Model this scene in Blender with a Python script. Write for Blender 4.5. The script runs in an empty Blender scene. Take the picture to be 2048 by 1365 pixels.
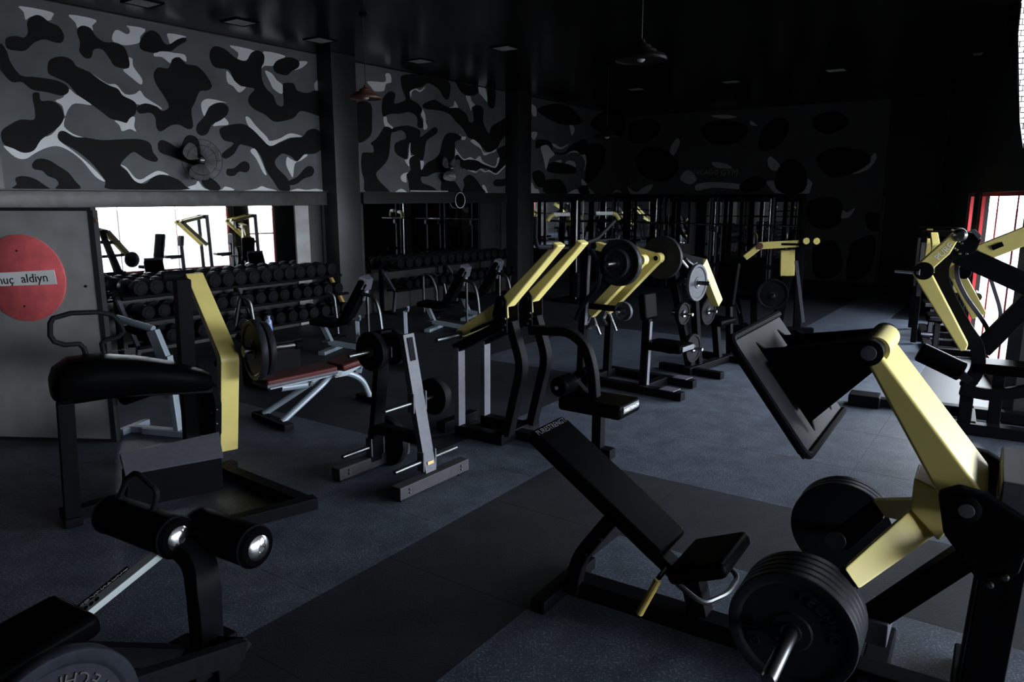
import bpy, bmesh, math, random
from mathutils import Vector, Matrix
random.seed(7)
S = bpy.context.scene
COL = S.collection
# ------------------------------------------------------------------ camera
EYE = Vector((0, 0, 2.0)); FOC = 1480.0
PIT = math.atan((682.5 - 396.0) / FOC)
cd = bpy.data.cameras.new('camera'); cam = bpy.data.objects.new('camera', cd); COL.objects.link(cam)
cd.sensor_width = 36.0; cd.lens = 36.0 * FOC / 2048.0; cd.clip_start = 0.05
cam.location = EYE; cam.rotation_euler = (math.pi / 2 - PIT, 0, 0); S.camera = cam
# ------------------------------------------------------------------ daylight
wd = bpy.data.worlds.new('overcast_sky'); S.world = wd; wd.use_nodes = True
bg = wd.node_tree.nodes['Background']; bg.inputs[0].default_value = (0.84, 0.92, 1.0, 1); bg.inputs[1].default_value = 33.0
S.view_settings.view_transform = 'Standard'; S.view_settings.look = 'None'
S.view_settings.exposure = 0.0; S.view_settings.gamma = 1.0; S.view_settings.use_curve_mapping = False
# ------------------------------------------------------------------ measuring helpers (photo point -> place in the room)
FWD = Vector((0, math.cos(PIT), -math.sin(PIT))); UPV = Vector((0, math.sin(PIT), math.cos(PIT)))
def ray(x, y): return FWD + Vector((1, 0, 0)) * ((x - 1024) / FOC) + UPV * ((682.5 - y) / FOC)
def level(x, y, z=0.0):
    d = ray(x, y); return EYE + d * ((z - EYE.z) / d.z)
def deep(x, y, Y):
    d = ray(x, y); return EYE + d * (Y / d.y)
class Fr:
    """a thing's own axes: s along heading h (degrees), w to its left, z up"""
    def __init__(f, o, h):
        f.o = Vector((o[0], o[1], 0)); f.h = math.radians(h); c, n = math.cos(f.h), math.sin(f.h)
        f.s = Vector((c, n, 0)); f.w = Vector((-n, c, 0))
    def loc(f, p):
        r = p - f.o; return Vector((r.dot(f.s), r.dot(f.w), r.z))
    def q(f, x, y, w=0.0):
        d = ray(x, y); t = (f.o + f.w * w - EYE).dot(f.w) / d.dot(f.w)
        return f.loc(EYE + d * t)
    def k(f, x, y, s=0.0):
        d = ray(x, y); t = (f.o + f.s * s - EYE).dot(f.s) / d.dot(f.s)
        return f.loc(EYE + d * t)
    def h_(f, x, y, z): return f.loc(level(x, y, z))
    def g(f, s, w, z): return f.o + f.s * s + f.w * w + Vector((0, 0, z))
# ------------------------------------------------------------------ materials
def mat(name, col, rough=0.5, metal=0.0, spec=0.5, noise=None, bump=0.0, coat=0.0):
    m = bpy.data.materials.new(name); m.use_nodes = True
    nt = m.node_tree; b = nt.nodes['Principled BSDF']
    b.inputs['Base Color'].default_value = (*col, 1); b.inputs['Roughness'].default_value = rough
    b.inputs['Metallic'].default_value = metal; b.inputs['Specular IOR Level'].default_value = spec
    b.inputs['Coat Weight'].default_value = coat
    if noise or bump:
        tc = nt.nodes.new('ShaderNodeTexCoord'); nz = nt.nodes.new('ShaderNodeTexNoise')
        nt.links.new(tc.outputs['Object'], nz.inputs['Vector'])
        sc, amt = noise if noise else (60, 0)
        nz.inputs['Scale'].default_value = sc; nz.inputs['Detail'].default_value = 5
        if amt:
            cr = nt.nodes.new('ShaderNodeValToRGB'); e = cr.color_ramp.elements
            e[0].position = 0.3; e[1].position = 0.75
            e[0].color = (*[c * (1 - amt) for c in col], 1); e[1].color = (*[min(1, c * (1 + amt)) for c in col], 1)
            nt.links.new(nz.outputs['Fac'], cr.inputs[0]); nt.links.new(cr.outputs[0], b.inputs['Base Color'])
        if bump:
            bp = nt.nodes.new('ShaderNodeBump'); bp.inputs['Strength'].default_value = bump; bp.inputs['Distance'].default_value = 0.01
            nt.links.new(nz.outputs['Fac'], bp.inputs['Height']); nt.links.new(bp.outputs[0], b.inputs['Normal'])
    return m
def speckle(name, base, fleck, cover, rough, scale=90):
    m = mat(name, base, rough, spec=0.35); nt = m.node_tree; b = nt.nodes['Principled BSDF']
    tc = nt.nodes.new('ShaderNodeTexCoord')
    n1 = nt.nodes.new('ShaderNodeTexNoise'); n1.inputs['Scale'].default_value = scale; n1.inputs['Detail'].default_value = 3
    n2 = nt.nodes.new('ShaderNodeTexNoise'); n2.inputs['Scale'].default_value = 4.5; n2.inputs['Detail'].default_value = 9; n2.inputs['Roughness'].default_value = .7
    r1 = nt.nodes.new('ShaderNodeValToRGB'); r1.color_ramp.elements[0].position = 1 - cover; r1.color_ramp.elements[1].position = min(1, 1.12 - cover)
    r1.color_ramp.elements[0].color = (*base, 1); r1.color_ramp.elements[1].color = (*fleck, 1)
    r2 = nt.nodes.new('ShaderNodeValToRGB'); r2.color_ramp.elements[0].color = (.55, .55, .57, 1); r2.color_ramp.elements[1].color = (1.45, 1.45, 1.45, 1)
    r2.color_ramp.elements[0].position = .3; r2.color_ramp.elements[1].position = .7
    mx = nt.nodes.new('ShaderNodeMix'); mx.data_type = 'RGBA'; mx.blend_type = 'MULTIPLY'; mx.inputs['Factor'].default_value = 1
    geo = nt.nodes.new('ShaderNodeNewGeometry')
    for n in (n1, n2): nt.links.new(geo.outputs['Position'], n.inputs['Vector'])
    nt.links.new(n1.outputs['Fac'], r1.inputs[0]); nt.links.new(n2.outputs['Fac'], r2.inputs[0])
    nt.links.new(r1.outputs[0], mx.inputs[6]); nt.links.new(r2.outputs[0], mx.inputs[7]); nt.links.new(mx.outputs[2], b.inputs['Base Color'])
    bp = nt.nodes.new('ShaderNodeBump'); bp.inputs['Strength'].default_value = .35; bp.inputs['Distance'].default_value = .004
    nt.links.new(n1.outputs['Fac'], bp.inputs['Height']); nt.links.new(bp.outputs[0], b.inputs['Normal'])
    return m
def pane_mat(name):
    m = bpy.data.materials.new(name); m.use_nodes = True; nt = m.node_tree
    nt.nodes.remove(nt.nodes['Principled BSDF']); out = nt.nodes['Material Output']
    a = nt.nodes.new('ShaderNodeBsdfTransparent'); g = nt.nodes.new('ShaderNodeBsdfGlossy'); g.inputs['Roughness'].default_value = 0.03
    x = nt.nodes.new('ShaderNodeMixShader'); x.inputs[0].default_value = .06
    nt.links.new(a.outputs[0], x.inputs[1]); nt.links.new(g.outputs[0], x.inputs[2]); nt.links.new(x.outputs[0], out.inputs[0])
    return m
X = dict(
    steel=mat('black_powder_coat', (.0042, .0042, .0054), .5, spec=.022, noise=(40, .2)),
    grey=mat('grey_powder_coat', (.075, .076, .094), .45, spec=.25, noise=(30, .12)),
    dgrey=mat('foot_plate_grey', (.035, .034, .040), .5, spec=.15, noise=(30, .15)),
    yellow=mat('yellow_lacquer', (.70, .59, .195), .42, noise=(6, .05)),
    vinyl=mat('black_vinyl', (.0011, .0011, .0013), .38, spec=.008),
    rubber=mat('black_rubber', (.0075, .0075, .009), .5, spec=.03, noise=(60, .2)),
    plate=mat('plate_rubber', (.0125, .0135, .017), .42, spec=.1, noise=(50, .2)),
    plate2=mat('worn_grey_plate', (.045, .048, .060), .5, spec=.2, noise=(25, .3)),
    plate3=mat('dull_grey_plate', (.0125, .0138, .019), .5, spec=.06, noise=(25, .3)),
    chrome=mat('chrome', (.55, .55, .57), .18, 1.0),
    satin=mat('brushed_steel', (.12, .125, .13), .36, 1.0),
    silver=mat('blue_grey_paint', (.24, .28, .33), .4, .2),
    barm=mat('bare_steel_bar', (.50, .55, .56), .38, .3),
    red=mat('dark_red_vinyl', (.055, .0075, .0075), .42, spec=.2),
    tan=mat('tan_grip', (.50, .36, .10), .5),
    black=mat('black_wall_paint', (.0085, .0085, .009), .5, noise=(3, .25)),
    ceil=mat('black_gloss_ceiling', (.005, .005, .005), .22, spec=.45),
    panelw=mat('dark_grey_board', (.34, .335, .335), .6, noise=(4, .2)),
    pillar=mat('dark_pillar_paint', (.020, .020, .0215), .45, noise=(3, .2)),
    trimm=mat('dusty_dark_trim', (.05, .05, .05), .45, noise=(8, .35)),
    mwhite=mat('mural_off_white', (.70, .71, .72), .7, spec=.12, noise=(5, .06)),
    mgrey=mat('mural_mid_grey', (.125, .13, .136), .7, spec=.1, noise=(3, .14)),
    mblack=mat('mural_black', (.0125, .0125, .013), .7, spec=.08, noise=(4, .15)),
    mirror=mat('mirror_silver', (.80, .82, .82), .015, 1.0),
    signred=mat('sign_red', (.80, .14, .15), .4, noise=(9, .18)),
    paper=mat('white_paper', (.88, .88, .88), .6),
    ink=mat('black_ink', (.012, .012, .012), .6),
    redframe=mat('red_window_frame', (.42, .03, .035), .4),
    brickw=mat('whitewashed_brick', (.62, .60, .58), .8, noise=(14, .2), bump=.4),
    mortar=mat('pale_mortar', (.40, .39, .38), .9),
    pane=pane_mat('window_glass'),
    lampdark=mat('dark_lamp_shade', (.008, .006, .006), .55, spec=.1),
    copper=mat('copper_brown_shade', (.10, .045, .03), .45, .2),
    lampglass=mat('frosted_panel', (.42, .42, .42), .5),
    fanb=mat('smoky_fan_blade', (.10, .10, .10), .35),
    bottle=mat('blue_bottle_plastic', (.22, .28, .48), .12, spec=.8),
    blab=mat('bottle_label', (.10, .20, .62), .4),
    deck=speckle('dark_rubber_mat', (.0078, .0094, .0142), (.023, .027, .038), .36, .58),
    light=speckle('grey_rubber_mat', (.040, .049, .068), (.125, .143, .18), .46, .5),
    kerb=mat('dark_asphalt', (.08, .08, .08), .8, noise=(3, .15)),
)
# ------------------------------------------------------------------ mesh building
def fillet(pts, r, n=4):
    pts = [Vector(p) for p in pts]; out = [pts[0]]
    for a, b, c in zip(pts, pts[1:], pts[2:]):
        d1 = (a - b); d2 = (c - b); k = min(r, d1.length * .45, d2.length * .45)
        p, q = b + d1.normalized() * k, b + d2.normalized() * k
        for i in range(n + 1):
            t = i / n; out.append(p * (1 - t) ** 2 + b * 2 * t * (1 - t) + q * t * t)
    out.append(pts[-1]); return out
def smooth_loop(pts, n=4):
    out = []; m = len(pts)
    for i in range(m):
        p0, p1, p2, p3 = (Vector(pts[(i + j) % m]) for j in (-1, 0, 1, 2))
        for k in range(n):
            t = k / n
            out.append(.5 * ((2 * p1) + (p2 - p0) * t + (2 * p0 - 5 * p1 + 4 * p2 - p3) * t * t + (3 * p1 - p0 - 3 * p2 + p3) * t ** 3))
    return out
class M:
    def __init__(m): m.v = []; m.f = []
    def add(m, vs, fs):
        o = len(m.v); m.v += [Vector(p) for p in vs]; m.f += [[i + o for i in q] for q in fs]; return m
    def loft(m, rings, caps=True, closed=False):
        n = len(rings[0]); vs = [p for r in rings for p in r]; fs = []
        R = len(rings)
        for i in range(R if closed else R - 1):
            for j in range(n):
                a, b = i * n + j, i * n + (j + 1) % n; c, d = ((i + 1) % R) * n + (j + 1) % n, ((i + 1) % R) * n + j
                fs.append([a, b, c, d])
        if caps and not closed: fs += [list(range(n))[::-1], list(range((R - 1) * n, R * n))]
        return m.add(vs, fs)
    def box(m, x0, x1, y0, y1, z0, z1):
        return m.loft([[(x0, y0, z), (x1, y0, z), (x1, y1, z), (x0, y1, z)] for z in (z0, z1)])
    def obox(m, c, ax, ay, az, sx, sy, sz):
        c = Vector(c); ax, ay, az = (Vector(a).normalized() for a in (ax, ay, az))
        return m.loft([[c + ax * (i * sx / 2) + ay * (j * sy / 2) + az * (k * sz / 2) for i, j in ((-1, -1), (1, -1), (1, 1), (-1, 1))] for k in (-1, 1)])
    def slab(m, p0, p1, width, thick, side=(0, 1, 0)):
        """flat board whose top face runs from p0 to p1 and is width wide along side"""
        p0, p1 = Vector(p0), Vector(p1); d = (p1 - p0); sd = Vector(side).normalized(); n = sd.cross(d).normalized()
        if n.z > 0: n = -n
        return m.obox((p0 + p1) / 2 + n * (thick / 2), d, sd, n, d.length, width, thick)
    def prism(m, pts, w0, w1):
        return m.loft([[(p[0], w, p[-1]) for p in pts] for w in (w0, w1)])
    def sweep(m, pts, sec, side=(0, 1, 0)):
        pts = [Vector(p) for p in pts]; sd = Vector(side).normalized(); rings = []
        for i, p in enumerate(pts):
            a = (pts[i] - pts[i - 1]).normalized() if i else (pts[1] - pts[0]).normalized()
            b = (pts[i + 1] - pts[i]).normalized() if i < len(pts) - 1 else a
            t = (a + b).normalized(); s2 = (sd - t * sd.dot(t)).normalized(); n = t.cross(s2)
            k = 1 / max(.5, t.dot(b)); rings.append([p + s2 * u + n * (v * k) for u, v in sec])
        return m.loft(rings)
    def bar(m, pts, wid, thick, side=(0, 1, 0)):
        a, b = wid / 2, thick / 2; return m.sweep(pts, [(-a, -b), (a, -b), (a, b), (-a, b)], side)
    def tube(m, pts, r, n=8, rnd=0):
        pts = fillet(pts, rnd) if rnd else [Vector(p) for p in pts]
        d = (pts[1] - pts[0]).normalized(); sd = d.orthogonal().normalized(); rings = []
        for i, p in enumerate(pts):
            a = (pts[i] - pts[i - 1]).normalized() if i else d
            b = (pts[i + 1] - pts[i]).normalized() if i < len(pts) - 1 else a
            t = (a + b).normalized(); sd = (sd - t * sd.dot(t)).normalized(); e = t.cross(sd)
            rings.append([p + (sd * math.cos(2 * math.pi * j / n) + e * math.sin(2 * math.pi * j / n)) * r for j in range(n)])
        return m.loft(rings)
    def lathe(m, o, axis, prof, n=24):
        o = Vector(o); t = Vector(axis).normalized(); sd = t.orthogonal().normalized(); e = t.cross(sd)
        return m.loft([[o + t * h + (sd * math.cos(2 * math.pi * j / n) + e * math.sin(2 * math.pi * j / n)) * max(r, .0004) for j in range(n)] for h, r in prof])
    def ring(m, o, axis, R, r, n=32, k=6):
        o = Vector(o); t = Vector(axis).normalized(); sd = t.orthogonal().normalized(); e = t.cross(sd); rings = []
        for i in range(n):
            a = 2 * math.pi * i / n; d = sd * math.cos(a) + e * math.sin(a)
            rings.append([o + d * (R + r * math.cos(2 * math.pi * j / k)) + t * (r * math.sin(2 * math.pi * j / k)) for j in range(k)])
        return m.loft(rings, closed=True)
    def ball(m, c, r, n=10):
        return m.lathe(Vector(c) - Vector((0, 0, r)), (0, 0, 1), [(r - r * math.cos(math.pi * i / 6), r * math.sin(math.pi * i / 6)) for i in range(7)], n)
    def mesh(m, name, material, bevel=0, seg=2):
        bm = bmesh.new(); vs = [bm.verts.new(p) for p in m.v]
        for q in m.f:
            try: bm.faces.new([vs[i] for i in q])
            except ValueError: pass
        bmesh.ops.recalc_face_normals(bm, faces=bm.faces)
        if bevel:
            es = [e for e in bm.edges if len(e.link_faces) == 2 and e.calc_face_angle(0) > .45]
            bmesh.ops.bevel(bm, geom=es, offset=bevel, segments=seg, profile=.5, affect='EDGES', clamp_overlap=True)
        me = bpy.data.meshes.new(name); bm.to_mesh(me); bm.free()
        for p in me.polygons: p.use_smooth = True
        me.set_sharp_from_angle(angle=math.radians(34)); me.materials.append(X[material]); return me
def link(name, data, parent=None):
    o = bpy.data.objects.new(name, data); COL.objects.link(o)
    if parent is not None: o.parent = parent
    return o
def part(name, m, material, parent, bevel=0, seg=2, label=None):
    o = link(name, m.mesh(name, material, bevel, seg), parent)
    if bevel:
        k = o.modifiers.new('even_normals', 'WEIGHTED_NORMAL'); k.weight = 100; k.keep_sharp = True
    if label: o['label'] = label
    return o
def tag(o, label, cat, group=None):
    o['label'] = label; o['category'] = cat
    if group: o['group'] = group
    return o
def thing(name, label, cat, o=(0, 0), h=0.0, group=None, z=0.0):
    e = link(name, None); e.empty_display_size = .2
    e.location = (o[0], o[1], z); e.rotation_euler = (0, 0, math.radians(h)); return tag(e, label, cat, group)
def stand(fr, name, label, cat, group=None): return thing(name, label, cat, fr.o, math.degrees(fr.h), group)
def struct(name, m, material, parent=None, bevel=0):
    o = link(name, m.mesh(name, material, bevel), parent)
    if parent is None: o['kind'] = 'structure'
    return o
def copy_tree(o, parent=None):
    c = o.copy(); COL.objects.link(c)
    if parent is not None: c.parent = parent
    for ch in list(o.children): copy_tree(ch, c)
    return c
def text_part(name, s, size, mtx, material, parent, depth=.001, label=None):
    cu = bpy.data.curves.new(name, 'FONT'); cu.body = s; cu.size = size; cu.extrude = depth; cu.align_x = 'CENTER'; cu.align_y = 'CENTER'; cu.resolution_u = 2
    tmp = bpy.data.objects.new('tmp', cu); me = bpy.data.meshes.new_from_object(tmp); bpy.data.objects.remove(tmp); bpy.data.curves.remove(cu)
    me.transform(mtx); me.materials.clear(); me.materials.append(X[material]); me.name = name
    o = link(name, me, parent)
    if label: o['label'] = label
    return o
def basis(o, x, y):
    """matrix that lays text out from o with reading direction x and up direction y"""
    x = Vector(x).normalized(); y = Vector(y); y = (y - x * y.dot(x)).normalized(); z = x.cross(y)
    return Matrix(((x.x, y.x, z.x, o[0]), (x.y, y.y, z.y, o[1]), (x.z, y.z, z.z, o[2]), (0, 0, 0, 1)))
# ================================================================== the room
UD, VD = 55.0, -35.0
UV = Vector((math.cos(math.radians(UD)), math.sin(math.radians(UD)), 0)); VV = Vector((math.cos(math.radians(VD)), math.sin(math.radians(VD)), 0))
CEIL = 4.2
WL = Fr((-3.09, 12.1), UD)                       # wall with murals and mirrors; room on the -w side
def wl_s(x, w=0.0): return WL.q(x, 396, w).x
S_A = WL.loc(Vector((3.2, 21.1, 0))).x           # corner with the far wall
S_0 = -9.0
CA = WL.g(S_A, 0, 0); CS = WL.g(S_0, 0, 0)
WB = Fr(CA, VD)                                  # far wall: s runs to the right, room on the -w side
RWH = math.degrees(math.atan2(.902, .432))
WR = Fr((3.41, 4.0), RWH)                        # window wall, room on the +w side
def meet(a, ad, b, bd):
    d = ad.x * bd.y - ad.y * bd.x; t = ((b.x - a.x) * bd.y - (b.y - a.y) * bd.x) / d; return a + ad * t
CC = meet(CA, VV, WR.o, WR.s); L_R = (CC - WR.o).length; L_B = (CC - CA).length
S_J = 3.0; CD = WR.g(S_J, 0, 0)                  # the window wall ends here and the room widens into a glazed bay
CE = Vector((8.8, -8.0, 0)); CN = Vector((8.8, 6.6, 0)); CF = Vector((-6.4, -8.0, 0))
corners = [CA, CS, CF, CE, CN, CD, CC]
def wall(name, a, b, z0=-.15, z1=CEIL, t=.2, out=None):
    d = (b - a); n = Vector((d.y, -d.x, 0)).normalized()
    c = Vector((1.5, 6, 0))
    if n.dot(c - a) > 0: n = -n
    m = M().loft([[a + Vector((0, 0, z)), b + Vector((0, 0, z)), b + n * t + Vector((0, 0, z)), a + n * t + Vector((0, 0, z))] for z in (z0, z1)])
    return struct(name, m, 'black')
wall_left = wall('wall_left', CS, CA); wall_far = wall('wall_back', CA, CC)
wall('wall_entry_side', CF, CS); 
# floor slab and ceiling
fl_m = M().loft([[p + Vector((0, 0, z)) for p in corners] for z in (-.15, -.012)])
floor = struct('floor', fl_m, 'deck')
ce_m = M().loft([[p + Vector((0, 0, z)) for p in corners] for z in (CEIL, CEIL + .15)])
ceiling = struct('ceiling', ce_m, 'ceil')
# rubber mats laid on the slab, one object each
def inside(p):
    k = False; n = len(corners)
    for i in range(n):
        a, b = corners[i], corners[(i + 1) % n]
        if (a.y > p.y) != (b.y > p.y) and p.x < (b.x - a.x) * (p.y - a.y) / (b.y - a.y) + a.x: k = not k
    return k
mat_mesh = {}
for key in ('deck', 'light'):
    mat_mesh[key] = M().box(-.4993, .4993, -.4693, .4693, -.012, 0).mesh('rubber_mat', key)
PA, QA, QS = 4.78, -2.80, .94
nm = 0
for j in range(-9, 7):
    q0 = QA + j * QS; off = .5 if j < 0 else 0.0
    for i in range(-6, 14):
        p0 = PA + i - off; c = UV * (p0 + .5) + VV * (q0 + QS / 2)
        if not all(inside(c + UV * a + VV * b) for a in (-.5, .5) for b in (-.47, .47)): continue
        if c.y < 1.2 and c.x < -1.2: continue
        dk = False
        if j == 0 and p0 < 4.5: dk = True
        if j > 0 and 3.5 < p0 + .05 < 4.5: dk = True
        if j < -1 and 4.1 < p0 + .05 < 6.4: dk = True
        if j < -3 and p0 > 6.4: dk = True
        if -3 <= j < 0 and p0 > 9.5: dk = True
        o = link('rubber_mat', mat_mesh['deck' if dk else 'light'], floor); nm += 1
        o.location = (c.x, c.y, 0); o.rotation_euler = (0, 0, math.radians(UD))
# --- window walls: lower part thin, upper part thick (s = along wall, z)
TH, TL = .34, .13
WN = Fr(CE, 90.0); L_N = (CN - CE).length     # glazed side of the bay, right of the camera; room on the +w side
def blocks(fr, cells):
    m = M()
    for s0, s1, z0, z1 in cells:
        t_ = TH if z0 >= 2.05 else TL
        m.loft([[fr.g(s0, 0, z), fr.g(s1, 0, z), fr.g(s1, -t_, z), fr.g(s0, -t_, z)] for z in (z0, z1)])
    return m
wall_r = struct('wall_right', blocks(WR, ((S_J, 3.06, -.15, 2.07), (3.06, 7.30, -.15, .12), (S_J, 3.9, 2.07, CEIL), (3.9, 5.6, 2.07, 2.55), (5.6, 7.30, 2.07, CEIL),
          (7.30, 7.86, -.15, 2.07), (7.30, 8.66, 2.07, CEIL), (7.86, 8.66, -.15, 0), (8.66, L_R, -.15, CEIL))), 'black')
N0, N1, NZ0, NZ1 = .4, L_N - .25, .3, 3.0
wall_n = struct('wall_bay', blocks(WN, ((0, N0, -.15, 2.0), (0, N0, 2.06, CEIL), (N0, N1, -.15, NZ0), (N0, N1, NZ1, CEIL), (N1, L_N, -.15, 2.0), (N1, L_N, 2.06, CEIL), (0, N0, 2.0, 2.06), (N1, L_N, 2.0, 2.06))), 'black')
wall('wall_behind_camera', CF, CE); wall('wall_bay_return', CN, CD)
# whitewashed brick reveal of the tall window, brick by brick
bw = .075; bh = .052
for r in range(int(1.65 / (bh + .009))):
    for c in range(4):
        off = (bw + .009) * c - (.05 if r % 2 else 0)
        w0 = max(0.004, off); w1 = min(TH - .004, off + bw)
        if w1 - w0 < .02: continue
        z = 2.552 + r * (bh + .009); dd = random.uniform(0, .006)
        b = M(); P = lambda s, w, zz: WR.g(s, -w, zz)
        b.loft([[P(5.605, w0, zz), P(5.605, w1, zz), P(5.575 - dd, w1, zz), P(5.575 - dd, w0, zz)] for zz in (z, z + bh)])
        struct('brick', b, 'brickw', wall_r, .004)
def window(n, fr, s0, s1, z0, z1, posts, rails, door=False, dep=(.03, .07)):
    f = M(); P = lambda s, w, z: fr.g(s, -w, z); k = .05
    def bxx(a, b, c, d, w0=dep[0], w1=dep[1]): f.loft([[P(a, w0, z), P(b, w0, z), P(b, w1, z), P(a, w1, z)] for z in (c, d)])
    bxx(s0, s0 + k, z0, z1); bxx(s1 - k, s1, z0, z1); bxx(s0, s1, z0, z0 + k); bxx(s0, s1, z1 - k, z1)
    xs = [s0] + [s0 + (s1 - s0) * i / posts for i in range(1, posts)] + [s1]
    for x in xs[1:-1]: bxx(x - .012, x + .012, z0, z1, dep[0] + .012, dep[1] - .012)
    zs = [z0] + rails + [z1]
    for z in rails: bxx(s0, s1, z - .02, z + .02)
    w = struct(('door_%d' if door else 'window_%d') % n, f, 'redframe'); d_ = (dep[0] + dep[1]) / 2
    for a, b in zip(xs, xs[1:]):
        for c, d in zip(zs, zs[1:]):
            g = M().loft([[P(a + .02, d_ - .003, z), P(b - .02, d_ - .003, z), P(b - .02, d_ + .003, z), P(a + .02, d_ + .003, z)] for z in (c + .02, d - .02)])
            struct('pane', g, 'pane', w)
    # the opening as a portal onto the sky outside (guides sampling only, gives no light itself)
    L = bpy.data.lights.new('sky_portal', 'AREA'); L.shape = 'RECTANGLE'; L.size = s1 - s0; L.size_y = z1 - z0; L.cycles.is_portal = True
    o = link('sky_portal', L); c = fr.g((s0 + s1) / 2, -dep[1] - .03, (z0 + z1) / 2)
    zax = -fr.w; xax = fr.s; yax = zax.cross(xax)
    o.matrix_world = Matrix(((xax.x, yax.x, zax.x, c.x), (xax.y, yax.y, zax.y, c.y), (xax.z, yax.z, zax.z, c.z), (0, 0, 0, 1)))
    return w
window(1, WR, 3.06, 7.30, .12, 2.07, 3, []); window(2, WR, 3.9, 5.6, 2.55, 4.19, 1, [], dep=(.27, .31)); dr = window(1, WR, 7.86, 8.66, 0, 2.07, 1, [1.0], True)
window(3, WN, N0, N1, NZ0, NZ1, 9, [])
hd = M().tube([WR.g(7.96, -.03, .95), WR.g(7.96, .02, .95), WR.g(7.96, .02, 1.15), WR.g(7.96, -.03, 1.15)], .009, 6); struct('door_handle', hd, 'chrome', dr)
# black sheet taped across the far edge of the high window
bs = thing('blackout_sheet', 'ragged black sheet covering the far edge of the high window', 'sheet', WR.o, RWH)
e_ = [WR.q(x, y, .008) for x, y in ((2021, -8), (2024, 40), (2026, 78), (2031, 120), (2034, 175), (2038, 200), (2040, 245), (2046, 292))]
part('sheet', M().loft([[Vector((p.x, w, min(p.z, CEIL - .005))) for p in [Vector((5.75, 0, 4.19))] + e_ + [Vector((4.2, 0, 2.50)), Vector((5.75, 0, 2.50))]] for w in (.004, .010)]), 'black', bs)
# pavement outside the windows
m = M().loft([[Vector((x, y, z)) for x, y in ((-90, -90), (150, -90), (150, 150), (-90, 150))] for z in (-.5, -.2)]); struct('pavement', m, 'kerb')
# --- murals, mirrors, trims on the left wall
def wl_panel(x0, x1, z0, z1, w0, w1, mt, name, parent=None, bevel=0, sx=None):
    s0, s1 = sx if sx else (wl_s(x0), wl_s(x1))
    m = M().loft([[WL.g(s0, w0, z), WL.g(s1, w0, z), WL.g(s1, w1, z), WL.g(s0, w1, z)] for z in (z0, z1)])
    return struct(name, m, mt, parent, bevel)
ZM = 2.10
wl_panel(0, 0, ZM, CEIL - .01, -.012, -.001, 'mgrey', 'mural_board', wall_left, sx=(S_0 + .1, wl_s(661)))
wl_panel(716, 1025, ZM, CEIL - .01, -.012, -.001, 'mgrey', 'mural_board', wall_left)
wl_panel(1061, 0, ZM, CEIL - .01, -.012, -.001, 'mgrey', 'mural_board', wall_left, sx=(wl_s(1061), S_A - .02))
def patch(fr, pts, w, mt, parent, scale, ox, oy, z0=ZM, s_lim=None, depth=.0015):
    ring = smooth_loop([(a * scale + ox, b * scale + oy, 0) for a, b in pts], 3)
    L = [fr.q(p.x, p.y, w) for p in ring]
    for p in L:
        p.z = min(max(p.z, z0 + .003), CEIL - .012)
        if s_lim: p.x = min(max(p.x, s_lim[0]), s_lim[1])
    m = M().loft([[fr.g(p.x, w, p.z) for p in L], [fr.g(p.x, w + depth, p.z) for p in L]])
    return struct('paint_patch', m, mt, parent)
W1 = '115,35 300,70 305,100 290,120 245,115 215,92 175,100 150,115 138,70|405,85 560,115 540,150 545,180 510,155 480,155 455,165 440,130|745,150 850,170 820,215 815,250 730,265 660,240 665,190 690,175 740,200 760,190 755,165|985,195 1090,215 1040,235 1000,260 985,225|905,310 960,300 1020,310 1080,320 1090,360 1060,345 1030,335 1005,350 995,370 950,335 905,330|750,340 775,345 780,390 830,460 825,495 770,455 720,410 750,395|440,380 500,410 560,445 630,490 680,495 730,550 790,550 820,530 850,570 930,620 945,640 870,620 800,610 760,585 720,560 640,500 580,470 520,420|400,520 440,550 490,580 535,615 440,605 400,640 380,680 365,620 325,590 370,570|380,690 375,740 430,785 490,805 440,800 370,765 340,780 345,820 430,885 520,960 615,1060 560,1035 480,940 400,880 330,855 260,870 200,900 150,930 90,920 20,855 80,870 150,890 210,860 240,810 300,790 350,730|670,705 720,715 740,715 770,685 790,690 785,740 797,770 760,755 715,768 700,735|705,965 740,980 790,1040 830,1050 880,1020 930,1000 990,1025 930,1022 870,1050 820,1075 780,1050 745,1000|1180,600 1220,578 1325,600 1290,600 1230,620 1210,650 1195,680 1180,640|1245,735 1300,690 1320,695 1338,728 1290,735|1325,415 1350,440 1380,480 1410,505 1440,510 1400,542 1365,505 1330,480|1345,265 1500,300 1460,330 1440,360 1390,350 1395,310|1545,300 1670,328 1620,355 1600,385 1550,385 1530,400 1540,350|1750,360 1800,362 1770,395 1720,412 1750,390|1550,415 1590,430 1620,470 1655,500 1650,550 1600,520 1580,480|1865,430 1895,430 1900,545 1850,535 1840,490 1865,460|1437,685 1460,690 1500,740 1560,800 1580,825 1640,810 1700,780 1770,800 1700,805 1640,830 1580,855 1530,820 1480,770 1450,730|1465,885 1490,870 1520,920 1560,1020 1540,1010 1500,930|1680,920 1700,930 1740,945 1780,905 1800,910 1760,940 1725,960 1715,1035 1700,1020 1675,965|1085,1118 1100,1095 1145,1080 1160,1060 1200,1105 1290,1112 1320,1092 1365,1118|1420,1122 1500,1105 1530,1090 1560,1100 1620,1120|1903,660 1912,680 1925,900 1936,1126 1700,1126 1740,1105 1790,1112 1850,1105 1900,1110 1918,1060 1908,1000 1920,900'
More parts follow.
